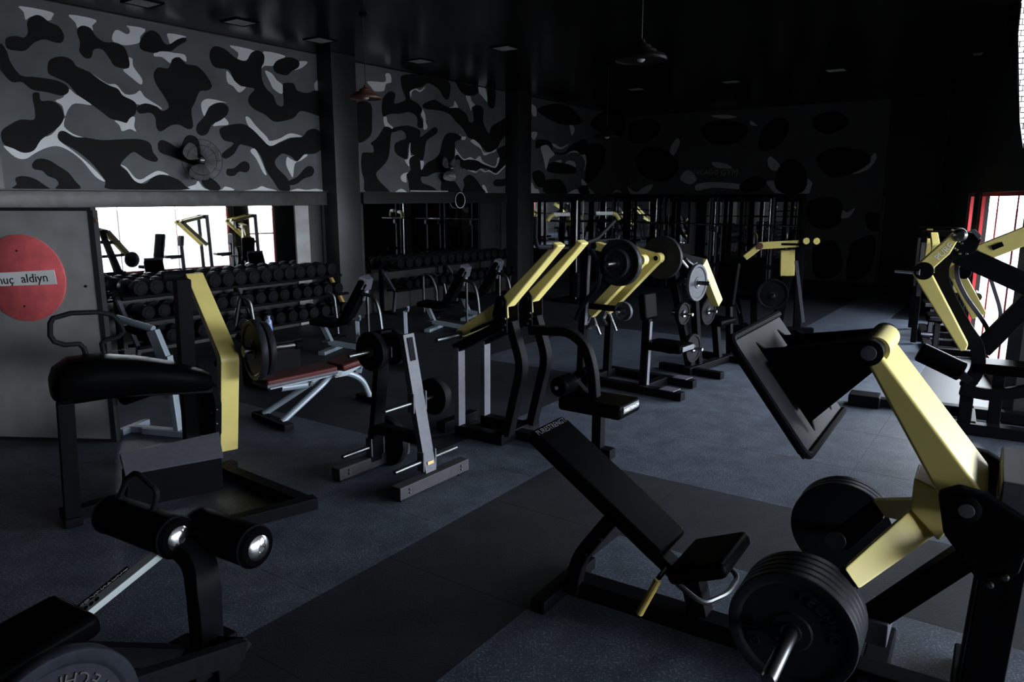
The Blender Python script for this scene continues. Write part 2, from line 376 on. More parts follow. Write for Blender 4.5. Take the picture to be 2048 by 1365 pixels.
K1 = '35,225 90,210 140,220 165,190 160,130 190,95 235,90 290,130 345,155 375,210 360,250 310,245 260,230 200,250 150,295 90,295 40,280|0,255 40,300 60,360 120,440 200,450 330,470 395,505 400,540 360,560 280,540 190,525 130,480 70,480 20,430 0,390|195,545 230,545 240,590 300,590 350,620 375,680 355,730 310,770 240,820 200,880 140,895 80,870 20,840 10,770 60,730 120,700 200,700 205,640 195,590|300,345 360,330 420,350 450,390 520,420 580,465 640,500 690,520 720,560 780,590 800,620 790,670 760,690 740,720 700,705 650,695 590,650 520,600 450,550 400,490 330,455 285,430 280,380|800,630 850,605 920,625 950,650 990,625 960,560 920,500 900,440 925,395 985,400 1010,350 1050,335 1090,375 1150,385 1200,430 1240,500 1215,530 1170,535 1140,600 1120,650 1130,740 1100,755 1050,730 1000,735 940,770 915,740 910,690 880,660 820,665|450,180 480,150 530,165 560,210 610,245 680,250 730,280 755,350 755,395 720,400 670,385 640,340 600,290 550,290 535,335 500,340 465,300 470,250|820,240 850,195 890,178 930,200 960,250 990,260 1040,230 1080,220 1090,240 1040,270 1000,300 940,300 910,310 850,300 820,280|1230,300 1260,270 1320,290 1380,340 1440,355 1470,310 1510,295 1545,320 1545,365 1530,400 1535,470 1560,520 1600,560 1620,610 1660,615 1655,500 1680,485 1720,490 1740,530 1800,545 1840,530 1890,545 1900,600 1890,680 1840,670 1760,650 1720,690 1650,710 1600,710 1550,670 1490,640 1455,600 1460,560 1490,520 1420,505 1370,470 1340,410 1260,395 1230,350|1600,385 1630,350 1700,335 1750,360 1745,395 1710,415 1680,440 1640,435 1610,420|1215,650 1240,615 1290,600 1335,625 1330,670 1290,705 1240,730 1215,780 1180,795 1150,770 1155,730 1190,690|345,780 380,768 430,800 500,805 600,820 720,815 820,815 880,840 895,890 925,930 910,948 860,935 820,910 780,890 730,930 705,970 740,1000 790,1060 850,1075 900,1035 960,1025 1040,1050 1085,1090 1080,1110 650,1110 620,1060 560,980 500,920 430,870 350,825|190,960 220,930 280,935 340,970 400,1010 440,1060 470,1105 330,1105 345,1080 330,1050 280,1030 250,1000 200,990|90,1045 130,1030 200,1045 270,1090 280,1108 80,1105 100,1080|925,840 950,820 1000,840 1050,870 1080,810 1110,790 1150,805 1170,850 1175,930 1160,970 1110,960 1060,940 1000,915 935,890|1285,760 1330,735 1420,725 1480,760 1530,810 1580,855 1640,835 1700,810 1770,800 1800,765 1850,755 1890,800 1880,870 1840,900 1780,905 1740,945 1710,920 1690,910 1650,900 1610,940 1620,980 1660,1020 1690,1060 1695,1120 1640,1115 1600,1060 1560,1000 1530,920 1490,870 1430,850 1400,850 1370,900 1320,930 1300,900 1370,840 1310,820|1330,990 1370,985 1420,945 1455,955 1460,990 1440,1010 1400,1005 1370,1030 1330,1025|1700,1085 1690,1060 1740,1035 1790,980 1825,975 1838,1000 1825,1030 1780,1045 1740,1075|1180,1060 1215,1035 1260,1060 1290,1095 1280,1115 1230,1115 1200,1095'
W2 = '345,290 385,290 395,360 350,375 335,430 300,440 250,435 220,400 190,355 260,355 330,360 350,340|555,440 600,412 640,430 680,400 680,410 640,445 600,425 570,445 565,490 558,470|650,245 720,250 760,265 830,295 770,305 730,285|330,655 355,660 365,705 410,745 400,760 340,735|660,590 685,640 690,700 705,745 680,768 665,740 670,680 650,640|1030,480 1065,465 1080,520 1115,560 1085,570 1075,605 1060,560|1145,360 1190,400 1210,470 1215,530 1170,480 1140,440|870,580 925,565 935,520 965,578 920,578|555,880 590,880 570,910 560,985 600,980 615,1005 570,995 550,1080 510,1025 540,1010|640,1035 675,1040 655,1120 645,1080|475,1170 500,1140 550,1130 525,1165 525,1215 490,1205|430,1305 480,1270 530,1305|975,805 1000,825 1030,825 1025,850 995,850|1070,860 1110,850 1150,890 1180,955 1220,960 1260,950 1280,915 1285,950 1230,970 1185,985 1160,930 1100,890|935,920 960,950 1010,1015 1070,1000 1110,1020 1150,990 1180,1040 1280,1080 1300,1010 1320,1010 1300,1085 1280,1092 1170,1055 1130,1030 1060,1020 1010,1025 960,975 940,1000|1010,1100 1080,1105 1120,1125 1160,1098 1200,1120 1230,1110 1290,1140 1330,1095 1400,1045 1430,990 1430,1015 1340,1110 1290,1150 1230,1125 1190,1130 1150,1108 1115,1135 1050,1112|1170,1245 1195,1245 1220,1315 1195,1312|1385,1300 1415,1210 1418,1315 1330,1315'
K2 = '480,310 560,290 620,250 700,250 750,300 830,310 880,350 900,400 885,500 850,500 800,420 740,380 700,370 660,400 600,415 555,440 555,500 620,540 660,600 640,640 665,700 665,750 620,740 620,680 600,640 540,615 470,630 400,630 360,640 330,655 315,600 325,500 380,440 430,460 420,540 480,530 520,500 490,420|660,560 700,530 770,510 830,550 900,580 970,580 1040,640 1060,700 1100,690 1090,580 1130,555 1180,590 1180,700 1230,800 1250,740 1330,690 1430,640 1430,740 1330,860 1300,920 1220,960 1150,890 1100,850 1050,830 1010,760 950,700 900,640 840,610 750,595 690,590|860,220 950,250 1000,300 1030,380 1120,390 1140,440 1110,470 1040,475 980,430 940,350 890,290|1220,300 1240,230 1280,280 1280,560 1230,570 1215,500|95,540 220,545 230,700 225,800 170,860 110,870 95,760|300,800 340,740 400,760 390,830 380,950 360,1030 300,1100 265,1140 290,1200 350,1260 375,1305 180,1305 165,1200 140,1100 140,1000 160,960 240,960 240,910 220,880 260,850|400,760 450,740 540,730 640,770 640,830 700,790 760,745 790,760 780,800 720,840 690,880 680,960 660,1030 620,1000 560,960 560,880 540,900 530,1010 480,1000 430,960 425,890 470,860 520,840 510,790 470,770 410,790|555,1010 600,985 640,1030 650,1110 700,1050 770,1010 810,960 830,870 860,810 910,790 990,820 985,850 940,870 940,930 930,1010 870,1070 880,1130 780,1130 700,1165 650,1170 660,1220 740,1250 780,1290 640,1290 560,1290 540,1200 525,1150 560,1110 550,1060|960,980 1010,1025 1060,1020 1130,1030 1180,1060 1280,1095 1320,1010 1300,930 1430,890 1430,980 1380,1050 1290,1135 1230,1105 1160,1095 1110,1115 1000,1095 940,1010|1010,1190 1060,1150 1110,1180 1160,1250 1195,1310 1010,1310 1020,1240|1265,1220 1290,1190 1360,1185 1430,1120 1430,1200 1380,1240 1290,1250|870,1190 930,1200 990,1290 980,1310 830,1300 830,1190'
W3 = '315,565 350,590 350,655 320,640|315,775 360,780 340,830 318,820|385,885 430,870 490,940 450,980 425,1060 405,970|470,860 500,870 540,890 600,860 570,890 530,905 490,890|580,950 630,915 720,945 730,1010 710,1080 720,1000 680,940 620,930|495,1000 540,985 535,1020|570,1010 600,990 640,1000 650,1040 600,1020|315,1155 340,1200 365,1210 375,1250 315,1250|590,1250 620,1220 665,1210 685,1250|695,1130 735,1170 700,1180|750,1200 800,1255 755,1255|915,1255 960,1210 1000,1235 950,1230|560,650 640,740 620,800 600,720|780,1020 830,960 850,1030'
K3 = '440,1030 480,1000 600,1020 650,1050 640,1090 450,1080|320,1090 370,1065 415,1100 410,1190 350,1180|410,1150 480,1130 550,1150 580,1250 420,1250|670,1200 730,1180 755,1250 690,1250|360,830 460,850 480,920 560,930 620,870 720,830 740,900 700,950 640,910 560,945 490,935 430,870 350,900|360,600 480,560 600,580 700,700 560,720 420,660|720,880 860,880 860,1020 780,1140 720,1150 735,1000|860,620 1010,640 1020,800 900,800 760,720'
W4 = '680,915 745,900 760,960 850,1025 950,1020 1030,960 1020,870 1085,910 1080,950 1030,1045 810,1045|690,720 720,680 800,760 770,810 710,790|60,930 200,910 460,930 480,975 400,970 200,960 60,985|-560,950 -480,1000 -420,960 -330,930 -380,1010 -500,1040|-90,880 -20,800 60,880 0,930|200,730 330,750 370,790 230,780|1440,840 1560,770 1640,650 1660,700 1580,800|-180,620 -120,520 -90,560 -150,680|180,320 320,310 420,330 300,345|540,360 600,410 540,400'
K4 = '790,780 900,700 1020,780 1040,940 960,1025 850,1025 760,940|-400,600 -200,640 -100,760 -200,900 -380,880 -480,760|440,940 560,860 680,900 620,980 480,1000|1120,700 1300,600 1560,640 1600,740 1420,840 1240,860|100,420 300,360 520,420 420,560 180,560|620,480 760,340 880,380 820,560 640,640|-560,420 -380,340 -260,420 -360,540 -520,560|1100,330 1300,280 1420,380 1260,480 1120,440'
def mural(fr, W, K, parent, sc, ox, oy, s_lim=None):
    for t in W.split('|'): patch(fr, [tuple(map(float, p.split(','))) for p in t.split()], -.0150, 'mwhite', parent, sc, ox, oy, s_lim=s_lim, depth=.003)
    for t in K.split('|'): patch(fr, [tuple(map(float, p.split(','))) for p in t.split()], -.0180, 'mblack', parent, sc, ox, oy, s_lim=s_lim, depth=.003)
mural(WL, W1, K1, wall_left, .34180, 0, 0, (S_0 + .1, wl_s(661)))
mural(WL, W2, K2, wall_left, .23447, 690, 80, (wl_s(716), wl_s(1025)))
mural(WL, W3, K3, wall_left, .26382, 980, 60, (wl_s(1061), S_A - .02))
# far wall mural
m = M().loft([[WB.g(s, w, z) for s, w in ((.02, -.001), (WB.q(1765, 396).x, -.001), (WB.q(1765, 396).x, -.012), (.02, -.012))] for z in (ZM, CEIL - .01)])
struct('mural_board', m, 'mgrey', wall_far)
mural(WB, W4, K4, wall_far, .22461, 1380, 160, (.03, WB.q(1765, 396).x))
sx = (WB.q(1612, 396).x, WB.q(1765, 396).x)
m = M().loft([[WB.g(s, w, z) for s, w in ((sx[0], -.001), (sx[1], -.001), (sx[1], -.012), (sx[0], -.012))] for z in (.02, ZM)]); struct('painted_panel', m, 'mgrey', wall_far)
for t, mt in (('1345,1230 1360,1160 1400,1180 1470,1140 1420,1220', 'mwhite'), ('1560,1230 1600,1180 1780,1220 1770,1330 1600,1340', 'mblack'), ('1060,1080 1330,1060 1340,1260 1200,1330 1070,1280', 'mblack'), ('1420,1500 1500,1420 1650,1400 1600,1700 1400,1800', 'mblack'), ('1100,1500 1300,1440 1350,1700 1130,1780', 'mblack')):
    patch(WB, [tuple(map(float, p.split(','))) for p in t.split()], -.0165, mt, wall_far, .22461, 1380, 160, z0=.05, s_lim=sx, depth=.003)
for i, xx in enumerate((1612, 1768)):
    s = WB.q(xx, 396).x; m = M().loft([[WB.g(s + a, w, z) for a, w in ((-.04, 0), (.04, 0), (.04, -.05), (-.04, -.05))] for z in (0, 2.02)]); struct('trim_%d' % (i + 1), m, 'trimm')
# lettering on the far wall
a, b = WB.q(1378, 346, -.02), WB.q(1475, 343, -.02)
for i, (wd_, x0, x1) in enumerate((('CHICAGO', 1378, 1437), ('GYM', 1442, 1475))):
    p0, p1 = WB.q(x0, 346, -.02), WB.q(x1, 345, -.02); c = WB.g((p0.x + p1.x) / 2, -.024, (p0.z + p1.z) / 2)
    o = text_part('wall_lettering', wd_, .27, basis(c, WB.s, (0, 0, 1)), 'lampglass', None, .008)
    k = (p1.x - p0.x) / max(v.co.dot(WB.s) - min(u.co.dot(WB.s) for u in o.data.vertices) for v in o.data.vertices)
    o.data.transform(Matrix.Translation(c) @ Matrix.Diagonal((k, k, k, 1)) @ Matrix.Translation(-c)); o.parent = wall_far
# ledge beam between mural and mirrors
wl_panel(0, 0, 1.885, 2.085, -.10, -.001, 'trimm', 'trim_3', None, .01, sx=(S_0 + .1, wl_s(668)))
wl_panel(0, 0, 2.085, 2.10, -.15, -.001, 'trimm', 'ledge', None, .003, sx=(S_0 + .1, wl_s(668)))
wl_panel(716, 0, 1.90, 2.085, -.06, -.001, 'black', 'trim_4', None, 0, sx=(wl_s(722), S_A - .02))
for o in (bpy.data.objects['ledge'],): o.name = 'trim_5'
m = M().loft([[WB.g(s, w, z) for s, w in ((.02, -.06), (sx[0], -.06), (sx[0], -.001), (.02, -.001))] for z in (1.90, 2.085)]); struct('trim_6', m, 'black')
# mirrors, sheet by sheet
def mirrors(fr, edges, zb, zt, parent):
    for a, b in zip(edges, edges[1:]):
        m = M().loft([[fr.g(s, w, z) for s, w in ((a + .003, -.001), (b - .003, -.001), (b - .003, -.012), (a + .003, -.012))] for z in (zb, zt)])
        struct('mirror_sheet', m, 'mirror', parent)
e0, e1 = wl_s(150), wl_s(585); mirrors(WL, [e0 + (e1 - e0) * i / 3 for i in range(4)], .70, 1.882, wall_left)
e0, e1 = wl_s(724), wl_s(955); mirrors(WL, [e0 + (e1 - e0) * i / 2 for i in range(3)], .70, 1.90, wall_left)
e0, e1 = wl_s(1066), S_A - .06; mirrors(WL, [e0 + (e1 - e0) * i / 3 for i in range(4)], .50, 1.90, wall_left)
e0, e1 = .06, WB.q(1600, 396).x; mirrors(WB, [e0 + (e1 - e0) * i / 4 for i in range(5)], .50, 1.90, wall_far)
wl_panel(586, 613, 0, 1.882, -.03, -.001, 'panelw', 'wall_panel', wall_left)
wl_panel(640, 668, 0, 1.882, -.03, -.001, 'pillar', 'wall_panel', wall_left)
wl_panel(958, 988, 0, 1.90, -.03, -.001, 'pillar', 'wall_panel', wall_left)
wl_panel(1000, 1022, 0, 1.90, -.03, -.001, 'pillar', 'wall_panel', wall_left)
# pillars standing out from the wall
def pillar(n, x0, x1, d):
    s0, s1 = wl_s(x0, -d), wl_s(x1, -d)
    m = M().loft([[WL.g(s, w, z) for s, w in ((s0, -.001), (s1, -.001), (s1, -d), (s0, -d))] for z in (0, CEIL)])
    struct('pillar', m, 'pillar', None, .008)
pillar(1, 674, 721, .34); pillar(2, 1036, 1061, .34)
m = M().loft([[WL.g(s, w, z) for s, w in ((wl_s(-20, -.08), -.001), (wl_s(12, -.08), -.001), (wl_s(12, -.08), -.08), (wl_s(-20, -.08), -.08))] for z in (1.88, 2.9)]); struct('trim_7', m, 'trimm')
# partition board at the left with the round sign
PB = Fr(level(232, 884), -4.0)
pb = stand(PB, 'partition_panel', 'plain dark grey board partition carrying the round red sign', 'partition')
part('board', M().box(-2.9, 0, 0, .05, 0.02, 1.90), 'panelw', pb, .004, 1)
part('edge_strip', M().box(-.03, .012, -.006, .056, 0, 1.905), 'pillar', pb)
part('top_rail', M().box(-2.9, 0, -.008, .058, 1.90, 1.925), 'pillar', pb)
part('base_rail', M().box(-2.9, 0, -.004, .054, 0.0, .02), 'pillar', pb)
part('bolt', M().lathe(PB.q(190, 441, 0), (0, -1, 0), [(-.005, .02), (.012, .016), (.014, 0)], 10), 'copper', pb)
part('bolt', M().lathe(PB.q(172, 573, 0), (0, -1, 0), [(-.005, .012), (.005, .01), (.006, 0)], 10), 'ink', pb)
c = PB.q(47, 557, -.012); rr = abs(PB.q(130, 557, -.012).x - c.x)
sg = stand(Fr(PB.g(c.x, c.y, 0), -4), 'round_sign', 'round red sign with white handwritten paper strip on the grey board', 'sign'); sg.location.z = c.z
part('disc', M().lathe((0, .011, 0), (0, -1, 0), [(0, rr), (.008, rr), (.010, rr - .003), (.010, 0)], 48), 'signred', sg)
st0 = PB.q(111, 553, -.02) - c
part('paper_strip', M().prism([(-.42, 0, -.075), (st0.x, 0, -.045), (st0.x - .01, 0, .045 + .025), (-.42, 0, .03)], -.002, .0005), 'paper', sg)
text_part('handwriting', 'sonuç', .10, basis((-.20, -.003, -.020), (1, 0, .06), (0, 0, 1)), 'ink', sg, .0008)
text_part('handwriting', 'aldiyn', .10, basis((.095, -.003, .000), (1, 0, .06), (.02, 0, 1)), 'ink', sg, .0008)
for x, y in ((33, 502), (49, 613)): part('screw', M().lathe(PB.q(x, y, -.011) - c, (0, -1, 0), [(-.004, .011), (.002, .009), (.003, 0)], 8), 'satin', sg)
# ================================================================== weight plates
def plate_parts(t, R, th, kind='plate', letters=None, grips=True):
    """a disc lying around the local y axis, outer face at y = 0, back at y = th"""
    part('disc', M().lathe((0, 0, 0), (0, 1, 0), [(.004, 0.026), (.004, R * .30), (.010, R * .33), (.010, R * .80), (.003, R * .84), (0, R * .86), (0, R * .985), (.005, R), (th - .005, R), (th, R * .985), (th, .026)], 48), kind, t)
    part('hub_ring', M().lathe((0, 0, 0), (0, 1, 0), [(-.001, .025), (-.003, .028), (-.003, .036), (.006, .038)], 24), 'satin', t)
    if letters:
        for txt, a0, k in letters:
            n = len(txt)
            for i, ch in enumerate(txt):
                a = math.radians(a0 + (i - (n - 1) / 2) * (-15.0 * k)); d = Vector((math.cos(a), 0, math.sin(a)))
                text_part('raised_letter', ch, R * .23, basis(d * (R * .64) + Vector((0, .008, 0)), Vector((math.sin(a), 0, -math.cos(a))) * k, d * k), 'ink' if k < 0 else kind, t, .004)
def weight_plate(fr, c, yaw_sign, R, th, label, group=None, kind='plate', letters=None, roll=0.0):
    """c: local point of the outer face; yaw_sign -1: outer face looks to -w, +1: to +w"""
    h = math.degrees(fr.h) + (0 if yaw_sign < 0 else 180)
    g = fr.g(*c)
    t = thing('weight_plate', label, 'weight plate', (g.x, g.y), h, group, g.z)
    plate_parts(t, R, th, kind, letters)
    if roll: t.rotation_euler = (Matrix.Rotation(math.radians(h), 3, 'Z') @ Matrix.Rotation(math.radians(roll), 3, 'Y')).to_euler()
    return t
def bolts(t, pts, axis=(0, -1, 0), r=.012):
    for p in pts: part('bolt', M().lathe(p, axis, [(-.004, r), (.005, r), (.008, r * .6), (.008, 0)], 8), 'satin', t)
def horn(t, p0, p1, r=.025, mt='satin'):
    p0, p1 = Vector(p0), Vector(p1); d = (p1 - p0); L = d.length
    return part('weight_horn', M().lathe(p0, d, [(0, r * 1.7), (.012, r * 1.7), (.012, r), (L - .012, r), (L - .004, r * .8), (L, 0)], 16), mt, t)
# ================================================================== leg press (right foreground)
L = Fr(level(1150, 1185), -33.0)
t = stand(L, 'leg_press_machine', 'plate-loaded leg press with black back pad, wide yellow arm and dark foot plate', 'gym machine')
part('base_beam', M().bar([(-.04, 0, .055), (1.95, 0, .055)], .12, .09), 'steel', t, .008)
part('front_leg', M().bar(fillet([L.q(1222, 1040, -.06), L.q(1158, 1115, -.06), L.q(1146, 1182, -.06)], .12), .07, .07), 'steel', t, .006)
part('cross_foot', M().box(-.10, -.02, -.28, .28, 0, .07), 'steel', t, .01)
p0, p1 = L.q(1096, 843), L.q(1352, 1086); dd = (p1 - p0).normalized()
bp = part('back_pad', M().slab(p0, p1, .33, .075), 'vinyl', t, .03, 3)
nrm = Vector((0, 1, 0)).cross(dd); nrm = nrm if nrm.z > 0 else -nrm
text_part('printed_name', 'PURESTRENGTH', .042, basis(p0 + dd * .035 + nrm * .0012, (0, 1, 0), -dd), 'grey', bp, .0004)
part('pad_frame', M().bar([p0 + dd * .25 - nrm * .11, p1 - nrm * .11 + dd * .1], .10, .06), 'steel', t, .006)
a, b = L.q(1352, 1120, 0) + Vector((.02, 0, .0)), Vector((.80, 0, .475))
part('seat', M().slab((.545, 0, .365), b, .40, .075), 'vinyl', t, .028, 3)
part('seat_tube', M().tube([(.60, -.17, .31), (.72, -.17, .245), (.78, 0, .235), (.78, .17, .24), (.70, .17, .30)], .013, 8, .05), 'satin', t)
part('seat_support', M().bar([(.60, 0, .33), (.66, 0, .10)], .10, .09), 'steel', t, .006)
part('release_handle', M().tube([L.q(1316, 1160, -.2), L.q(1279, 1228, -.2)], .017, 10), 'tan', t)
part('handle_stem', M().tube([L.q(1318, 1156, -.2), (.50, -.02, .30)], .012, 8), 'steel', t)
# swinging arm
AW = .2
f_top, f_bot = L.q(1752, 722, -AW), L.q(1974, 997, -AW); bk_top, bk_bot = L.q(1737, 735, -AW), L.q(1868, 978, -AW)
pv = L.q(1935, 1003, -AW)
part('upper_arm', M().prism([f_top + Vector((-.005, 0, .03)), f_top + Vector((.02, 0, .012)), f_bot, f_bot + Vector((.006, 0, -.06)), pv + Vector((-.02, 0, -.10)), bk_bot + Vector((.03, 0, -.05)), bk_bot, bk_top], -AW, AW), 'yellow', t, .012, 3)
pc = L.q(1738, 706, -AW - .02)
part('arm_pivot', M().lathe(pc + Vector((0, -.012, 0)), (0, 1, 0), [(0, 0), (0, .03), (.006, .048), (2 * AW + .06, .048), (2 * AW + .066, .03), (2 * AW + .066, 0)], 24), 'steel', t)
part('pivot_cap', M().lathe(pc + Vector((0, -.016, 0)), (0, 1, 0), [(0, 0), (.001, .026), (.006, .028)], 18), 'grey', t)
part('arm_top_cover', M().lathe(pc + Vector((.012, .06, .0)), (0, 1, 0), [(0, .05), (2 * AW - .08, .05)], 24), 'yellow', t)
# foot plate carried by black side plates
q0, q1 = Vector((.83, 0, 1.475)), Vector((1.14, 0, 1.065))
part('foot_plate', M().slab((q0.x, 0, q0.z), (q1.x, 0, q1.z), .74, .022), 'dgrey', t, .008)
fd = Vector((q1.x - q0.x, 0, q1.z - q0.z)).normalized(); fn = Vector((-fd.z, 0, fd.x)); fn = fn if fn.x > 0 else -fn
part('foot_plate_tread', M().obox(Vector(((q0.x + q1.x) / 2, 0, (q0.z + q1.z) / 2)) - fn * .030, fd, (0, 1, 0), fn, (q1 - q0).length - .04, .66, .012), 'rubber', t)
part('foot_plate_rim', M().tube([(q0.x, .37, q0.z), (q0.x, -.37, q0.z), (q1.x, -.37, q1.z), (q1.x, .37, q1.z)], .016, 8, .05), 'steel', t)
mid = Vector(((q0.x + q1.x) / 2, 0, (q0.z + q1.z) / 2))
for w in (-.17, .17):
    part('side_plate', M().prism([mid - fd * .20 + fn * .016, mid + fd * .21 + fn * .016, mid + fd * .17 + fn * .03, Vector((pc.x + .03, 0, pc.z - .06)), Vector((pc.x + .03, 0, pc.z + .04)), mid - fd * .16 + fn * .03], w - .012, w + .012), 'steel', t, .003, 1)
part('bracket_web', M().prism([mid - fd * .12 + fn * .016, mid + fd * .12 + fn * .016, Vector((pc.x - .03, 0, pc.z - .04)), Vector((pc.x - .03, 0, pc.z + .02))], -.15, .15), 'steel', t, .003, 1)
# lower fork to the weights
cn = L.q(1592, 1255, -.56); pc2 = Vector((1.165, 0, .47))
for sg_ in (-1, 1):
    top = [Vector((1.48, 0, .845)), Vector((1.56, 0, .745))]; bot = [Vector((1.298, 0, .682)), Vector((1.352, 0, .615))]
    w0, w1 = sg_ * .035, sg_ * .365; th = .05
    A = [Vector((p.x, w, p.z)) for p, w in ((top[0], w0 - th / 2), (top[1], w0 - th / 2), (top[1], w0 + th / 2), (top[0], w0 + th / 2))]
    B = [Vector((p.x, w, p.z)) for p, w in ((bot[0], w1 - th / 2), (bot[1], w1 - th / 2), (bot[1], w1 + th / 2), (bot[0], w1 + th / 2))]
    part('fork_arm', M().loft([A, B]), 'yellow', t, .008)
    part('fork_end', M().prism([Vector((1.295, 0, .68)), Vector((1.35, 0, .61)), Vector((1.22, 0, .42)), Vector((1.12, 0, .46))], sg_ * .335, sg_ * .37), 'steel', t, .006)
    horn(t, (pc2.x, sg_ * .30, pc2.z), (pc2.x, sg_ * (.88 if sg_ < 0 else .66), pc2.z), .026)
part('fork_root', M().prism([Vector((1.47, 0, .97)), Vector((1.66, 0, .90)), Vector((1.57, 0, .74)), Vector((1.47, 0, .84))], -.10, .10), 'yellow', t, .01)
for i in range(5):
    weight_plate(L, (pc2.x, -.56 + i * .041, pc2.z), -1, .226, .038, 'big black rubber plate at the outer end of the leg press horn' if i == 0 else '%s black rubber plate counted from the outside on the near leg press horn' % ('second', 'third', 'fourth', 'fifth')[i - 1], 'plates on the leg press', letters=[('TECHNO', 62, 1), ('GYM', 215, 1)] if i == 0 else None, roll=18)
for i in range(3):
    weight_plate(L, (pc2.x, .56 - i * .041, pc2.z), 1, .226, .038, '%s of the black plates on the far leg press horn behind the yellow arm' % ('outermost', 'middle one', 'innermost')[i], 'plates on the leg press')
# rear frame
for w in (-AW - .05, AW + .05):
    part('pivot_bracket', M().prism([pv + Vector((-.09, 0, .035)), pv + Vector((-.03, 0, .07)), pv + Vector((.05, 0, .06)), pv + Vector((.20, 0, -.02)), pv + Vector((.17, 0, -.20)), pv + Vector((.06, 0, -.26)), pv + Vector((-.06, 0, -.11))], w - .025, w + .025), 'steel', t, .012)
part('main_pivot', M().lathe(pv + Vector((0, -.10, 0)), (0, 1, 0), [(0, 0), (0, .03), (.008, .045), (.6, .045), (.6, 0)], 24), 'steel', t)
part('pivot_cap', M().lathe(pv + Vector((0, -.104, 0)), (0, 1, 0), [(0, 0), (.001, .024), (.006, .026)], 18), 'grey', t)
part('rear_block', M().box(pv.x + .09, pv.x + .36, -AW - .02, AW + .02, pv.z - .07, pv.z + .10), 'grey', t, .01)
part('rear_post', M().bar([(pv.x + .13, -.17, pv.z - .16), (pv.x + .10, -.17, .03)], .10, .13), 'steel', t, .008)
part('rear_post', M().bar([(pv.x + .13, .17, pv.z - .16), (pv.x + .10, .17, .03)], .10, .13), 'steel', t, .008)
part('diagonal_brace', M().bar([(pv.x + .06, -.08, pv.z - .20), (1.20, -.03, .12)], .09, .09), 'steel', t, .008)
part('stop_block', M().box(1.30, 1.44, -.12, .10, .26, .36), 'grey', t, .008)
part('rear_foot', M().box(pv.x + .02, pv.x + .16, -.42, .42, 0, .08), 'steel', t, .01)
part('front_foot', M().box(1.34, 1.44, -.40, .40, 0, .08), 'steel', t, .01)
bolts(t, [L.q(1172, 1108, -.096), L.q(1200, 1078, -.096), (1.78, -.278, .74), (1.74, -.278, .70)])
# ================================================================== rear kick machine (left)
K = Fr((-2.1, 5.12), -52.0)
t = stand(K, 'rear_kick_machine', 'rear kick machine with bent yellow arm and long black chest cushion', 'gym machine')
topz = K.q(385, 556, 0)
part('main_post', M().bar([(-.24, -.15, .04), (-.20, -.13, topz.z + .02)], .10, .11), 'steel', t, .008)
part('post_plate', M().prism([K.q(392, 740, -.05), K.q(424, 775, -.05), K.q(432, 810, -.05), K.q(432, 870, -.05), K.q(375, 872, -.05), K.q(372, 720, -.05)], -.055, -.01), 'steel', t, .004)
A0 = .075; fr_pts = [K.q(371, 548, A0), K.q(442, 717, A0), K.q(441, 906, A0)]
bk = [p + Vector((-.11, 0, -.02)) for p in fr_pts]; bk[0] = fr_pts[0] + Vector((-.10, 0, .0)); bk[2] = fr_pts[2] + Vector((-.10, 0, .015))
part('swing_arm', M().prism(fillet([Vector(p) for p in fr_pts], .05)[0:] + [bk[2], bk[1], bk[0]], A0, A0 + .135), 'yellow', t, .008)
part('arm_pivot', M().lathe(fr_pts[0] + Vector((-.05, -.16, -.015)), (0, 1, 0), [(0, 0), (0, .04), (.23, .04), (.23, 0)], 20), 'steel', t)
part('arm_boss', M().lathe(K.q(430, 728, A0) + Vector((0, -.004, 0)), (0, 1, 0), [(0, 0), (0, .022), (.02, .022)], 16), 'steel', t)
hz = K.q(512, 700, .30)
horn(t, (hz.x, A0 + .13, hz.z), (hz.x, .60, hz.z), .026)
part('end_stop', M().lathe((hz.x, .60, hz.z), (0, 1, 0), [(0, .034), (.05, .034), (.055, .028), (.055, 0)], 16), 'rubber', t)
weight_plate(K, (hz.x, .265, hz.z), -1, .225, .05, 'thick dark plate next to the bent yellow arm of the kick machine', 'plates on the kick machine')
weight_plate(K, (hz.x, .385, hz.z), 1, .20, .045, 'smaller outer plate on the kick machine horn beside the water bottle', 'plates on the kick machine')
# chest cushion running to the left
def cush(w, s0, zc, hs, hz_):
    out = []
    for i in range(20):
        a = 2 * math.pi * i / 20; c_, s_ = math.cos(a), math.sin(a)
        out.append(Vector((s0 + hs * math.copysign(abs(c_) ** .55, c_), w, zc + hz_ * math.copysign(abs(s_) ** .6, s_))))
    return out
zr = K.k(345, 762, 0); zl = K.k(100, 765, .12)
Wr, Wl_ = -.07, zl.y
rings = []
for f_, hs, hh, dz in ((0, .12, .055, -.02), (.05, .16, .07, -.015), (.22, .19, .095, .010), (.45, .20, .115, .030), (.70, .205, .135, .030), (.88, .20, .135, .01), (.97, .17, .105, -.02), (1.0, .11, .06, -.04)):
    rings.append(cush(Wr + (Wl_ - Wr) * f_, .02 + .10 * f_, zr.z + (zl.z - zr.z) * f_ + dz, hs, hh))
cu = part('chest_cushion', M().loft(rings), 'vinyl', t)
text_part('printed_name', 'PURESTRENGTH', .045, basis(Vector((-.03, Wr + (Wl_ - Wr) * .62, zr.z + (zl.z - zr.z) * .62 + .166)), (0, 1, .05), (-1, 0, .12)), 'grey', cu, .0006)
part('cushion_rail', M().bar([(0.02, -.05, zr.z - .09), (.10, Wl_ + .1, zl.z - .10)], .08, .05, (1, 0, 0)), 'steel', t, .006)
pl = K.h_(147, 1050, .0); tp = K.h_(130, 812, zl.z - .10)
part('cushion_post', M().bar([(pl.x, pl.y, 0.0), (tp.x, pl.y + .02, zl.z - .08)], .09, .07), 'steel', t, .008)
part('post_foot', M().box(pl.x - .20, pl.x + .06, pl.y - .05, pl.y + .05, 0, .06), 'steel', t, .008)
